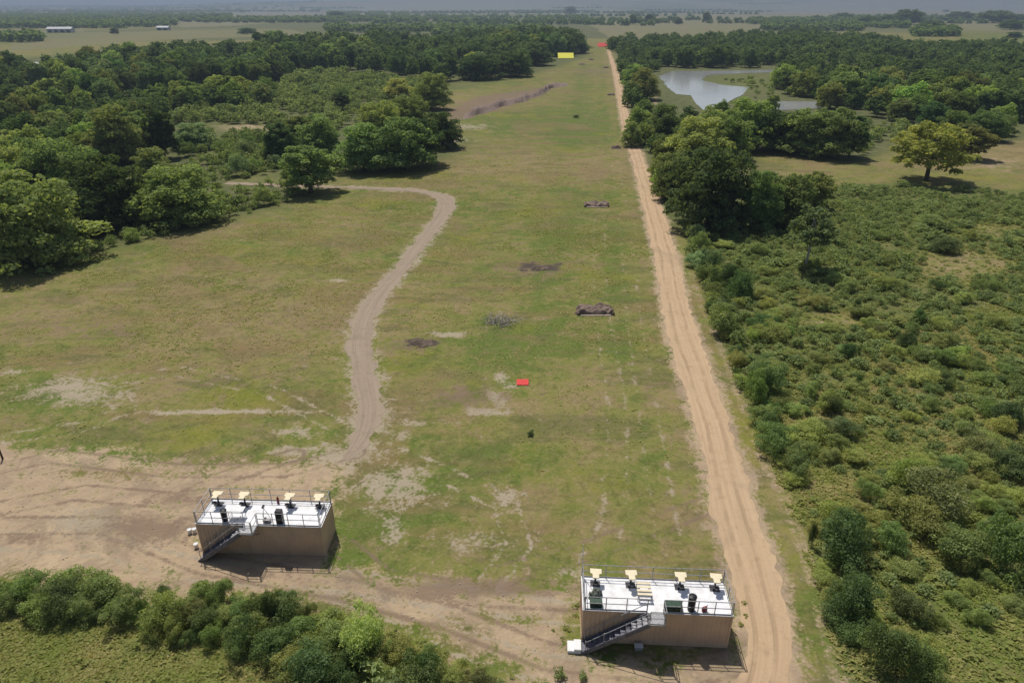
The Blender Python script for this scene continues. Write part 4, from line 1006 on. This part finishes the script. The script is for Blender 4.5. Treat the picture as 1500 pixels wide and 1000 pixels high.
def make_deck(name, corner_l, corner_r, gap_x, stair_foot, label):
    a = Vector(ground_point(*corner_l, HT)); b = Vector(ground_point(*corner_r, HT))
    rz = math.atan2(b.y - a.y, b.x - a.x)
    mid = (a + b) / 2
    back = Vector((-math.sin(rz), math.cos(rz), 0)) * DP / 2
    g0 = float(terrain(mid.x, mid.y))
    root = empty(name, (mid.x + back.x, mid.y + back.y, 0.0), rz)
    tag(root, label, 'observation tower', 'brown towers with white roof decks')
    X, Y = WD / 2, DP / 2
    w = MB()
    corrugated(w, -X + .1, X - .1, -Y, -1, .12, HT - .12); corrugated(w, -X + .1, X - .1, Y, 1, .12, HT - .12)
    corrugated(w, -Y + .1, Y - .1, -X, -1, .12, HT - .12, 'y'); corrugated(w, -Y + .1, Y - .1, X, 1, .12, HT - .12, 'y')
    w.build('wall', M['wall'], root)
    fr = MB()
    for sx in (-1, 1):
        for sy in (-1, 1): fr.box((sx * (X - .06), sy * (Y - .06), HT / 2 - .15), (.12, .12, HT - .06 + .3))
        fr.box((sx * (X - .05), 0, HT - .065), (.098, DP - .244, .125)); fr.box((sx * (X - .05), 0, .02), (.098, DP - .244, .24))
    for sy in (-1, 1):
        fr.box((0, sy * (Y - .05), HT - .065), (WD - .244, .098, .125)); fr.box((0, sy * (Y - .05), .02), (WD - .244, .098, .24))
    fr.build('frame', M['wall'], root)
    dk = MB().box((0, 0, HT + .012), (WD + .05, DP + .05, .03), bevel=.006)
    dko = dk.build('roof_deck', M['deck'], root)
    gl, gr = gap_x - .5, gap_x + .5
    e = .05
    railing_run(root, (-X + e, Y - e), (X - e, Y - e), 6)
    railing_run(root, (-X + e, -Y + e), (-X + e, Y - e - .1), 2)
    railing_run(root, (X - e, -Y + e), (X - e, Y - e - .1), 2)
    railing_run(root, (-X + e + .08, -Y + e), (gl, -Y + e), 3)
    railing_run(root, (gr, -Y + e), (X - e - .08, -Y + e), 4)
    # landing in front of the gap
    l0 = -Y - .03; l1 = -Y - .95
    MB().box((gap_x, (l0 + l1) / 2, HT - .03), (1.0, .92, .05)).build('landing', M['grate'], root)
    lb = MB()
    for q in (-.45, .45):
        lb.tube([(gap_x + q, l1 + .06, HT - .06), (gap_x + q, -Y - .02, HT - .75)], .03, 6)
    lb.build('bracket', M['step'], root)
    railing_run(root, (gr - .03, l0 - .02), (gr - .03, l1 + .03), 1, HT)
    railing_run(root, (gl + .03, l1 + .03), (gr - .1, l1 + .03), 1, HT)
    # stair
    top = Vector((gl + .02, 0, HT - .05)); foot = Vector((stair_foot, 0, .05))
    st = MB(); y0, y1 = l0 - .08, l1 + .03
    d = (foot - top); L = d.length; ang = math.atan2(d.z, d.x)
    rot = Matrix.Rotation(-ang, 3, 'Y')
    for yy in (y0, y1): st.box(((top.x + foot.x) / 2, yy, (top.z + foot.z) / 2), (L, .05, .32), rot)
    sto = st.build('staircase', M['step'], root)
    n = 12
    for k in range(n):
        p = top.lerp(foot, (k + .6) / n)
        MB().box((p.x, (y0 + y1) / 2, p.z + .03), (.27, abs(y1 - y0) - .055, .035)).build('tread', M['grate'] if k < 3 else M['step'], sto)
    MB().box(((top.x + foot.x) / 2, (y0 + y1) / 2, (top.z + foot.z) / 2 - .09), (L - .1, abs(y1 - y0) - .056, .02), rot).build('soffit', M['step'], sto)
    hr = MB()
    for yy in (y0, y1):
        hr.tube([(top.x, yy, top.z + 1.0), (foot.x + .2, yy, foot.z + 1.0)], .024, 6)
        for f in (.02, .35, .68, .96):
            p = top.lerp(foot, f); hr.tube([(p.x, yy, p.z), (p.x, yy, p.z + 1.0)], .024, 6)
    hr.build('handrail', M['rail'], sto)
    return root, rz

deckL, rzL = make_deck('observation_tower', (288.5, 767), (468, 772), -.5, -4.35, 'brown steel tower with white roof deck, farther from the sandy road, on bare dirt')
deckR, rzR = make_deck('observation_tower', (853.5, 893), (1075, 902.5), -.15, -4.5, 'brown steel tower with white roof deck and mast, beside the sandy road')

def on_deck(root, rz, x, y, z=HT + .03):
    c, s = math.cos(rz), math.sin(rz)
    return (root.location.x + x * c - y * s, root.location.y + x * s + y * c, z)

def make_bench():
    root = empty('shooting_bench', (0, 0, 0))
    T = [(-.36, .40), (.36, .40), (.36, .02), (.20, -.06), (.20, -.40), (-.20, -.40), (-.20, -.06), (-.36, .02)]
    MB().prism(T[::-1], .88, .95).build('bench_top', M['cream'], root)
    MB().lathe((0, .05, 0), [(.16, 0), (.16, .03), (.07, .06), (.06, .86), (.15, .878)], 12).build('pedestal', M['dgrey'], root)
    MB().box((0, .05, .012), (.62, .5, .02)).build('base_plate', M['dgrey'], root)
    s = MB(); s.lathe((.0, -.46, .0), [(.03, .3), (.03, .52)], 8); s.lathe((.0, -.46, .52), [(.15, 0), (.17, .02), (.17, .06), (.14, .08)], 14)
    s.tube([(0, .05, .3), (0, -.46, .3)], .03, 8)
    s.build('seat', M['dgrey'], root)
    return root
bench = make_bench()
first = True
for root, rz, xs, side in ((deckL, rzL, (-3.75, -1.75, 1.65, 3.85), 'farther from the road'), (deckR, rzR, (-3.7, -1.45, 1.65, 3.85), 'beside the road')):
    for k, x in enumerate(xs):
        o = bench if first else copy_tree(bench); first = False
        o.location = on_deck(root, rz, x, .72); o.rotation_euler = (0, 0, rz + RNG.uniform(-.08, .08))
        o['label'] = ('leftmost', 'second from left', 'third from left', 'rightmost')[k] + ' cream T shaped bench on the tower deck ' + side
        o['category'] = 'bench'; o['group'] = 'cream benches on the tower decks'

def barrel(loc, r, h, label, mat='black'):
    o = empty('bin', loc)
    MB().lathe((0, 0, 0), [(r * .86, 0), (r * .92, .05), (r, h * .9), (r * 1.05, h * .91), (r * 1.05, h * .94)], 18).build('body', M[mat], o)
    MB().lathe((0, 0, h * .94), [(r * 1.08, 0), (r * 1.06, .05), (r * .5, .10), (.05, .11)], 18).build('lid', M[mat], o)
    return tag(o, label, 'bin')
barrel(on_deck(deckR, rzR, 2.05, -1.02), .24, 1.15, 'tall black bin at the front railing of the roadside tower')
barrel(on_deck(deckL, rzL, -2.55, -.95), .22, .95, 'black round bin beside the folding table on the left tower')

def cabinet(loc, rz, label):
    o = empty('cabinet', loc, rz)
    MB().box((0, 0, .55), (.46, .4, 1.1), bevel=.02).build('body', M['black'], o)
    MB().box((0, -.215, .57), (.4, .024, .96), bevel=.006).build('door', M['black'], o)
    MB().box((.15, -.24, .6), (.025, .03, .2)).build('handle', M['rail'], o)
    return tag(o, label, 'cabinet')
cabinet(on_deck(deckL, rzL, 1.5, -1.0), rzL, 'black upright cabinet at the front railing of the left tower')

def folding_table(loc, rz, label, w=1.2, d=.6, h=.72):
    o = empty('folding_table', loc, rz)
    MB().box((0, 0, h), (w, d, .04), bevel=.01).build('tabletop', M['white'], o)
    for sx in (-1, 1):
        MB().tube([(sx * w * .42, -d * .4, 0), (sx * w * .42, -d * .4, h - .03)], .018, 6).tube([(sx * w * .42, d * .4, 0), (sx * w * .42, d * .4, h - .03)], .018, 6).tube([(sx * w * .42, -d * .4, .1), (sx * w * .42, d * .4, .1)], .014, 6).build('leg', M['dgrey'], o)
    return tag(o, label, 'table')
folding_table(on_deck(deckL, rzL, -1.8, -.55), rzL, 'white folding table standing on the left tower deck')

def slat_rack(loc, rz, label):
    o = empty('slatted_table', loc, rz)
    f = MB()
    for sx in (-1, 1):
        f.box((sx * .40, 0, .50), (.05, 1.1, .06))
    f.build('frame', M['rail'], o)
    for sx in (-1, 1):
        for sy in (-1, 1): MB().box((sx * .40, sy * .5, .233), (.045, .045, .466)).build('leg', M['rail'], o)
    for k in range(4): MB().box((0, -.45 + k * .3, .545), (.9, .17, .026)).build('slat', M['cream'], o)
    return tag(o, label, 'table')
slat_rack(on_deck(deckR, rzR, -.72, .0), rzR, 'low cream slatted table in the middle of the roadside tower deck')

def lumpy(name, w, d, h, mat, seed, n=26, parent=None, rough=.35, box=False):
    """a heap with an uneven top"""
    u = np.linspace(-1, 1, n); X, Y = np.meshgrid(u, u)
    if box: env = np.clip((1 - np.abs(X)) * 7, 0, 1) * np.clip((1 - np.abs(Y)) * 5, 0, 1)
    else: env = np.clip(1 - (X ** 2 + Y ** 2) * (1 + 2.2 * np.clip(fbm(X * 2.4 + seed, Y * 2.4, seed + 8, 4) - .38, 0, 1) * 2), 0, 1) ** .6
    Z = env * (1 - rough + rough * 2 * (fbm(X * 3.2 + seed, Y * 3.2, seed, 4) - .1)) * h
    q = 1 + (fbm(X * 2 + 9, Y * 2, seed + 3, 2) - .5) * .3
    V = np.stack([X * w / 2 * q, Y * d / 2 * q, Z - .03], -1).reshape(-1, 3)
    i = np.arange(n - 1)[:, None] * n; j = np.arange(n - 1)[None, :]
    F = np.stack([i + j, i + j + 1, i + n + j + 1, i + n + j], -1).reshape(-1, 4)
    return mesh_np(name, V, F, mat, smooth=True)

def case(loc, rz, w, d, h, label, name='equipment_case', mat='green'):
    o = empty(name, loc, rz)
    MB().box((0, 0, h * .38), (w, d, h * .76), bevel=.02).build('body', M[mat], o)
    MB().box((0, 0, h * .885), (w + .02, d + .02, h * .23), bevel=.02).build('lid', M[mat], o)
    MB().box((0, -d / 2 - .02, h * .5), (.14, .03, .05)).build('handle', M['black'], o)
    return tag(o, label, 'case')
case(on_deck(deckR, rzR, -3.75, -1.0), rzR, .75, .4, .4, 'dark green case in the front left corner of the roadside tower deck')
case(on_deck(deckR, rzR, .95, -1.02), rzR, 1.05, .5, .45, 'long dark green case right of the stair opening on the roadside tower')
o = link('equipment_pile', lumpy('equipment_pile', .95, .8, .75, M['olive'], 4), None, on_deck(deckR, rzR, -3.75, -.3), rzR); tag(o, 'mottled olive grey pile of gear on the roadside tower deck, left', 'gear pile')

def fuel_can(loc, rz, label):
    o = empty('fuel_can', loc, rz)
    MB().box((0, 0, .17), (.32, .18, .34), bevel=.03).build('body', M['dark_red'], o)
    MB().tube([(-.1, 0, .33), (-.1, 0, .41), (.06, 0, .41), (.06, 0, .33)], .015, 6).build('handle', M['red'], o)
    MB().tube([(.11, 0, .33), (.2, 0, .46)], [.025, .015], 8).build('spout', M['black'], o)
    return tag(o, label, 'fuel can')
fuel_can(on_deck(deckR, rzR, 2.85, -1.08), rzR + .4, 'small dark red can at the front railing right of the tall black bin')

def extinguisher(loc, label):
    o = empty('fire_extinguisher', loc)
    MB().lathe((0, 0, 0), [(.08, 0), (.09, .03), (.09, .42), (.05, .5), (.025, .53)], 14).build('cylinder', M['dark_red'], o)
    MB().tube([(0, 0, .52), (0, 0, .58), (.1, 0, .62)], .018, 6).build('handle', M['black'], o)
    return tag(o, label, 'extinguisher')
extinguisher(on_deck(deckL, rzL, .6, 1.1), 'small dark red extinguisher at the back railing of the left tower')

def stand(loc, label):
    o = empty('tripod', loc)
    for k in range(3):
        a = k * 2.094 + .4; MB().tube([(math.cos(a) * .3, math.sin(a) * .3, 0), (0, 0, .95)], .018, 6).build('leg', M['black'], o)
    MB().box((0, 0, 1.05), (.14, .3, .14), bevel=.02).build('scope', M['black'], o)
    return tag(o, label, 'tripod')
stand(on_deck(deckL, rzL, .25, -.6), 'dark tripod beside the stair opening on the left tower')
case(on_deck(deckL, rzL, .55, -1.0), rzL, .5, .35, .3, 'small grey case in front of the tripod on the left tower', 'equipment_case', 'rail')

m = empty('antenna_mast', on_deck(deckR, rzR, -WD / 2 + .03, DP / 2 + .09, 0)); tag(m, 'thin pale mast rising at the back left corner of the roadside tower', 'mast')
MB().tube([(0, 0, -.1), (0, 0, 5.4)], [.03, .018], 8).build('pole', M['white'], m)
MB().box((0, -.05, 2.2), (.09, .09, .07)).build('clamp', M['dgrey'], m)

# step at the foot of the roadside stair, buckets by the left tower
def at(px, py): x, y, _ = ground_point(px, py); return (x, y, float(terrain(x, y)))
o = empty('stair_step', on_deck(deckR, rzR, -5.0, -1.9, float(terrain(*on_deck(deckR, rzR, -5, -1.9)[:2]))), rzR); tag(o, 'white step block at the foot of the roadside tower stair', 'step')
MB().box((0, 0, .1), (.85, .8, .24), bevel=.02).build('lower_step', M['white'], o)
MB().box((.2, 0, .29), (.45, .8, .136), bevel=.02).build('upper_step', M['white'], o)
def bucket(loc, label):
    o = empty('bucket', loc)
    MB().lathe((0, 0, 0), [(.13, 0), (.16, .36), (.17, .37), (.17, .39)], 16).build('body', M['white'], o)
    MB().tube([(.16 * math.cos(a), .02, .38 + .12 * math.sin(a)) for a in np.linspace(0, math.pi, 9)], .008, 5).build('handle', M['dgrey'], o)
    return tag(o, label, 'bucket')
bucket(at(279, 782), 'white bucket, left one of the pair beside the left tower'); bucket(at(286, 781), 'white bucket, right one of the pair beside the left tower'); bucket(at(288.5, 803), 'single white bucket by the stair foot of the left tower')
o = empty('cable_box', on_deck(deckR, rzR, -1.0, -1.75, .0), rzR); tag(o, 'small pale box in the shade below the roadside tower landing', 'box')
MB().box((0, 0, .16), (.5, .3, .3), bevel=.02).build('body', M['rail'], o); MB().box((0, 0, .33), (.54, .34, .03), bevel=.01).build('lid', M['white'], o)

# ------------------------------------------------------------------ things in the mown field
def berm(px, py, w, d, h, label, seed, full=True):
    x, y, z = at(px, py)
    o = empty('target_berm', (x, y, z), RNG.uniform(-.03, .03))
    link('earth_fill', lumpy('earth_fill', w, d, h * .7, M['earth'], seed, 34, rough=.7, box=True), o, (0, 0, .02))
    f = MB(); f.box((0, -d / 2 - .10, .06), (w * .80, .46, .14), bevel=.02); f.build('front_board', M['timber'], o)
    if full:
        for sx in (-1, 1): MB().box((sx * w * .47, -d / 2 + .1, .15), (.3, .3, .5), bevel=.03).build('corner_block', M['earth'], o)
    return tag(o, label, 'target berm', 'low earth target berms')
berm(871, 455, 4.9, 2.6, 1.0, 'nearest dark earth berm with pale front board in the field', 3)
berm(873, 300, 5.0, 3.0, .9, 'second dark earth berm, near the sandy road above the nearest', 8)
berm(902, 217.5, 2.6, 2.0, .9, 'small dark berm beside the bend of the sandy road', 12, False)
berm(895, 139.5, 3.4, 3.0, 1.0, 'small dark berm far up the field beside the road', 17, False)
for px, py, w, lab in ((852, 95, 6, 'small dark target mound below the far yellow board'), (866, 88, 6, 'dark target mound right of the far yellow board'), (887, 100, 5, 'little dark mound at the far road edge')):
    o = link('earth_mound', lumpy('earth_mound', w, w * .7, 1.2, M['earth'], int(px)), None, at(px, py)); tag(o, lab, 'earth mound')
for px, py, w, d, h, lab, sd in ((619, 503, 3.4, 2.6, .32, 'dark burnt soil heap beside the farm track', 5), (792, 390, 4.2, 3.0, .3, 'dark burnt soil heap farther up the field', 11)):
    o = link('ash_heap', lumpy('ash_heap', w, d, h, M['ash'], sd, 40, rough=.6), None, at(px, py)); tag(o, lab, 'soil heap')

# eroded bank edge
bank = resample(gp([(678, 172), (700, 165), (722, 158), (745, 151), (770, 145), (790, 138), (805, 128), (832, 123)]), lambda a: 1.0)
n = len(bank); prof = [(-2.2, 0), (-1.0, .75), (0, 1.1), (.9, .6), (2.4, 0)]
V = []
for i, p in enumerate(bank):
    for j, (dy, z) in enumerate(prof):
        k = .55 + .9 * vnoise(np.array([i / 7.0]), np.array([j * 1.1]), 8)[0]; fade = min(1, i / 8, (n - 1 - i) / 14)
        V.append((p[0] + RNG.normal(0, .15), p[1] + dy * 3.2 * k, z * k * 1.7 * fade - .05))
i = np.arange(n - 1)[:, None] * 5; j = np.arange(4)[None, :]
tag(link('earth_bank', mesh_np('earth_bank', V, np.stack([i + j, i + j + 1, i + 6 + j, i + 5 + j], -1).reshape(-1, 4)[:, ::-1], M['earth'])), kind='structure')

def board(px, py, w, h, mat, label, lift=.3, thick=.08, tilt=.62, name='marker_board'):
    x, y, z = at(px, py)
    o = empty(name, (x, y, z), RNG.uniform(-.04, .04))
    # a panel leaning back on two posts; tilt is its angle from the ground
    MB().box((0, h * math.cos(tilt) / 2, lift + h * math.sin(tilt) / 2), (w, h, thick), Matrix.Rotation(tilt, 3, 'X'), bevel=min(.02, thick * .2)).build('panel', M[mat], o)
    top = lift + h * math.sin(tilt) * .86
    for sx in (-1, 1):
        MB().box((sx * w * .42, h * math.cos(tilt) * .86, top / 2 - thick), (.1, .1, top)).build('post', M['timber'], o)
    return tag(o, label, 'marker board')
board(829, 86.2, 11.8, 6.0, 'yellow', 'large yellow marker board before the dark wood at the end of the field')
board(883.5, 69.2, 9.8, 5.6, 'red', 'large red marker board beside the far end of the road')
board(765.5, 566.5, 1.25, .85, 'red', 'small red marker panel on the ground beside the pale bare patch', .06, .05, .3)

# dead brush
db = MB(); rg = np.random.default_rng(3)
for k in range(70):
    a = rg.uniform(0, 6.28); l = rg.uniform(.8, 2.6); x0, y0 = rg.normal(0, 1.0), rg.normal(0, .6)
    db.tube([(x0, y0, .05), (x0 + math.cos(a) * l * .5, y0 + math.sin(a) * l * .5, rg.uniform(.2, .6)), (x0 + math.cos(a) * l, y0 + math.sin(a) * l, rg.uniform(.1, .9))], [.04, .03, .008], 5)
tag(db.build('dead_brush', M['deadwood'], None, False, at(733, 472)), 'grey dead brush pile lying in the green middle of the field', 'brush pile')

# fence post at the left edge
o = empty('fence_post', at(4, 672)); tag(o, 'dark weathered post at the left edge of the dirt yard', 'post')
MB().tube([(0, 0, -.2), (.02, 0, 1.5)], [.09, .07], 8).build('shaft', M['bark'], o); MB().lathe((.02, 0, 1.5), [(.085, 0), (.085, .05), (.02, .09)], 8).build('cap', M['dgrey'], o)

# clods and stones of the dirt yard: uncountable
cl = MB(); rg = np.random.default_rng(5)
for k in range(420):
    px, py = rg.uniform(0, 900), rg.uniform(680, 960)
    x, y, z = at(px, py)
    if dist_poly(np.array([x]), np.array([y]), YARD)[0] < .5: continue
    s = rg.uniform(.02, .075)
    r = bmesh.ops.create_icosphere(cl.bm, subdivisions=1, radius=s)
    for v in r['verts']: v.co = Vector((v.co.x * rg.uniform(.7, 1.4) + x, v.co.y * rg.uniform(.7, 1.4) + y, v.co.z * .7 + z + s * .3))
tag(cl.build('clods', M['timber']), 'scattered pale soil clods over the dirt yard', 'clods', kind='stuff')

# ------------------------------------------------------------------ far farm buildings
def shed(px, py, w, d, h, rz, label, wall='barnwall', roof='barnroof'):
    x, y, z = at(px, py)
    o = empty('farm_shed', (x, y, z), rz)
    MB().box((0, 0, h / 2), (w, d, h)).build('wall', M[wall], o)
    r = MB(); rh = d * .22
    vs = [r.bm.verts.new(v) for v in ((-w / 2 - .4, -d / 2 - .5, h), (w / 2 + .4, -d / 2 - .5, h), (w / 2 + .4, d / 2 + .5, h), (-w / 2 - .4, d / 2 + .5, h), (-w / 2 - .4, 0, h + rh), (w / 2 + .4, 0, h + rh))]
    for f in ((0, 1, 5, 4), (2, 3, 4, 5), (1, 2, 5), (0, 4, 3), (0, 3, 2, 1)): r.bm.faces.new([vs[q] for q in f])
    bmesh.ops.translate(r.bm, verts=r.bm.verts, vec=(0, 0, .02))
    r.build('roof', M[roof], o)
    nd = max(1, int(w / 7))
    for k in range(nd): MB().box((-w / 2 + (k + .5) * w / nd, -d / 2 - .04, h * .36), (w / nd * .5, .1, h * .72)).build('door', M['opening'], o)
    return tag(o, label, 'shed', 'far farm sheds')
shed(90, 48, 34, 12, 5, .1, 'long white shed in the far left pasture'); shed(240, 44.5, 19, 10, 4, 0, 'low white shed behind a tree in the far fields, left of centre')
shed(213, 36.5, 14, 12, 6, .2, 'small white barn farthest back on the left'); shed(105, 99, 15, 9, 4.5, -.15, 'grey roofed barn among the trees of the left wood')
shed(56, 103, 5.5, 5, 3.5, 0, 'tiny white hut left of the grey roofed barn'); shed(74, 101, 5, 5, 4, .2, 'tiny pale hut between the white hut and the grey barn')

# ------------------------------------------------------------------ haze, sky, sun, camera
hz = NT('haze_air')
vol = hz.n('ShaderNodeVolumePrincipled', {'Color': (.44, .54, .68, 1), 'Density': 2.1e-4, 'Anisotropy': 0.25})
hb = MB().box((0, 6000, 99), (56000, 52000, 202)).build('haze', hz.out(None, vol.outputs[0]))
tag(hb, kind='stuff', label='thin pale haze over the distant plain', cat='haze')

SUN_EL = math.radians(63); SUN_AZ = math.radians(-24)        # azimuth from +Y towards +X
world = bpy.data.worlds.new('World'); scene.world = world; world.use_nodes = True
wt = world.node_tree
sky = wt.nodes.new('ShaderNodeTexSky'); sky.sky_type = 'NISHITA'; sky.sun_disc = False
sky.sun_elevation = SUN_EL; sky.sun_rotation = SUN_AZ % (2 * math.pi); sky.air_density = 1.0; sky.dust_density = 2.0; sky.altitude = 50
bg = wt.nodes['Background']; wt.links.new(sky.outputs[0], bg.inputs[0]); bg.inputs[1].default_value = 0.078

sd = bpy.data.lights.new('sun', 'SUN'); sd.energy = 3.95; sd.angle = math.radians(.53); sd.color = (1, .95, .87)
so = bpy.data.objects.new('sun', sd); COL.objects.link(so)
to_sun = Vector((math.sin(SUN_AZ) * math.cos(SUN_EL), math.cos(SUN_AZ) * math.cos(SUN_EL), math.sin(SUN_EL)))
so.rotation_euler = to_sun.to_track_quat('Z', 'Y').to_euler()

cd = bpy.data.cameras.new('camera'); cd.sensor_fit = 'HORIZONTAL'; cd.sensor_width = 36; cd.lens = 36 * FPX / W0; cd.clip_start = .5; cd.clip_end = 60000
co = bpy.data.objects.new('camera', cd); COL.objects.link(co)
co.location = (0, 0, CAMZ); co.rotation_euler = (math.pi / 2 - PITCH, 0, 0)
scene.camera = co
scene.view_settings.view_transform = 'Standard'; scene.view_settings.look = 'None'; scene.view_settings.exposure = 0.0; scene.view_settings.gamma = 1.0
scene.cycles.max_bounces = 6; scene.cycles.diffuse_bounces = 3; scene.cycles.transmission_bounces = 4; scene.cycles.volume_bounces = 0
print('trees', N_TREES, 'shrubs', N_SHRUB, 'pool', len(pool), 'far', len(far_pool), 'belts', len(belts), 'weeds', len(weeds), 'objects', len(bpy.data.objects))
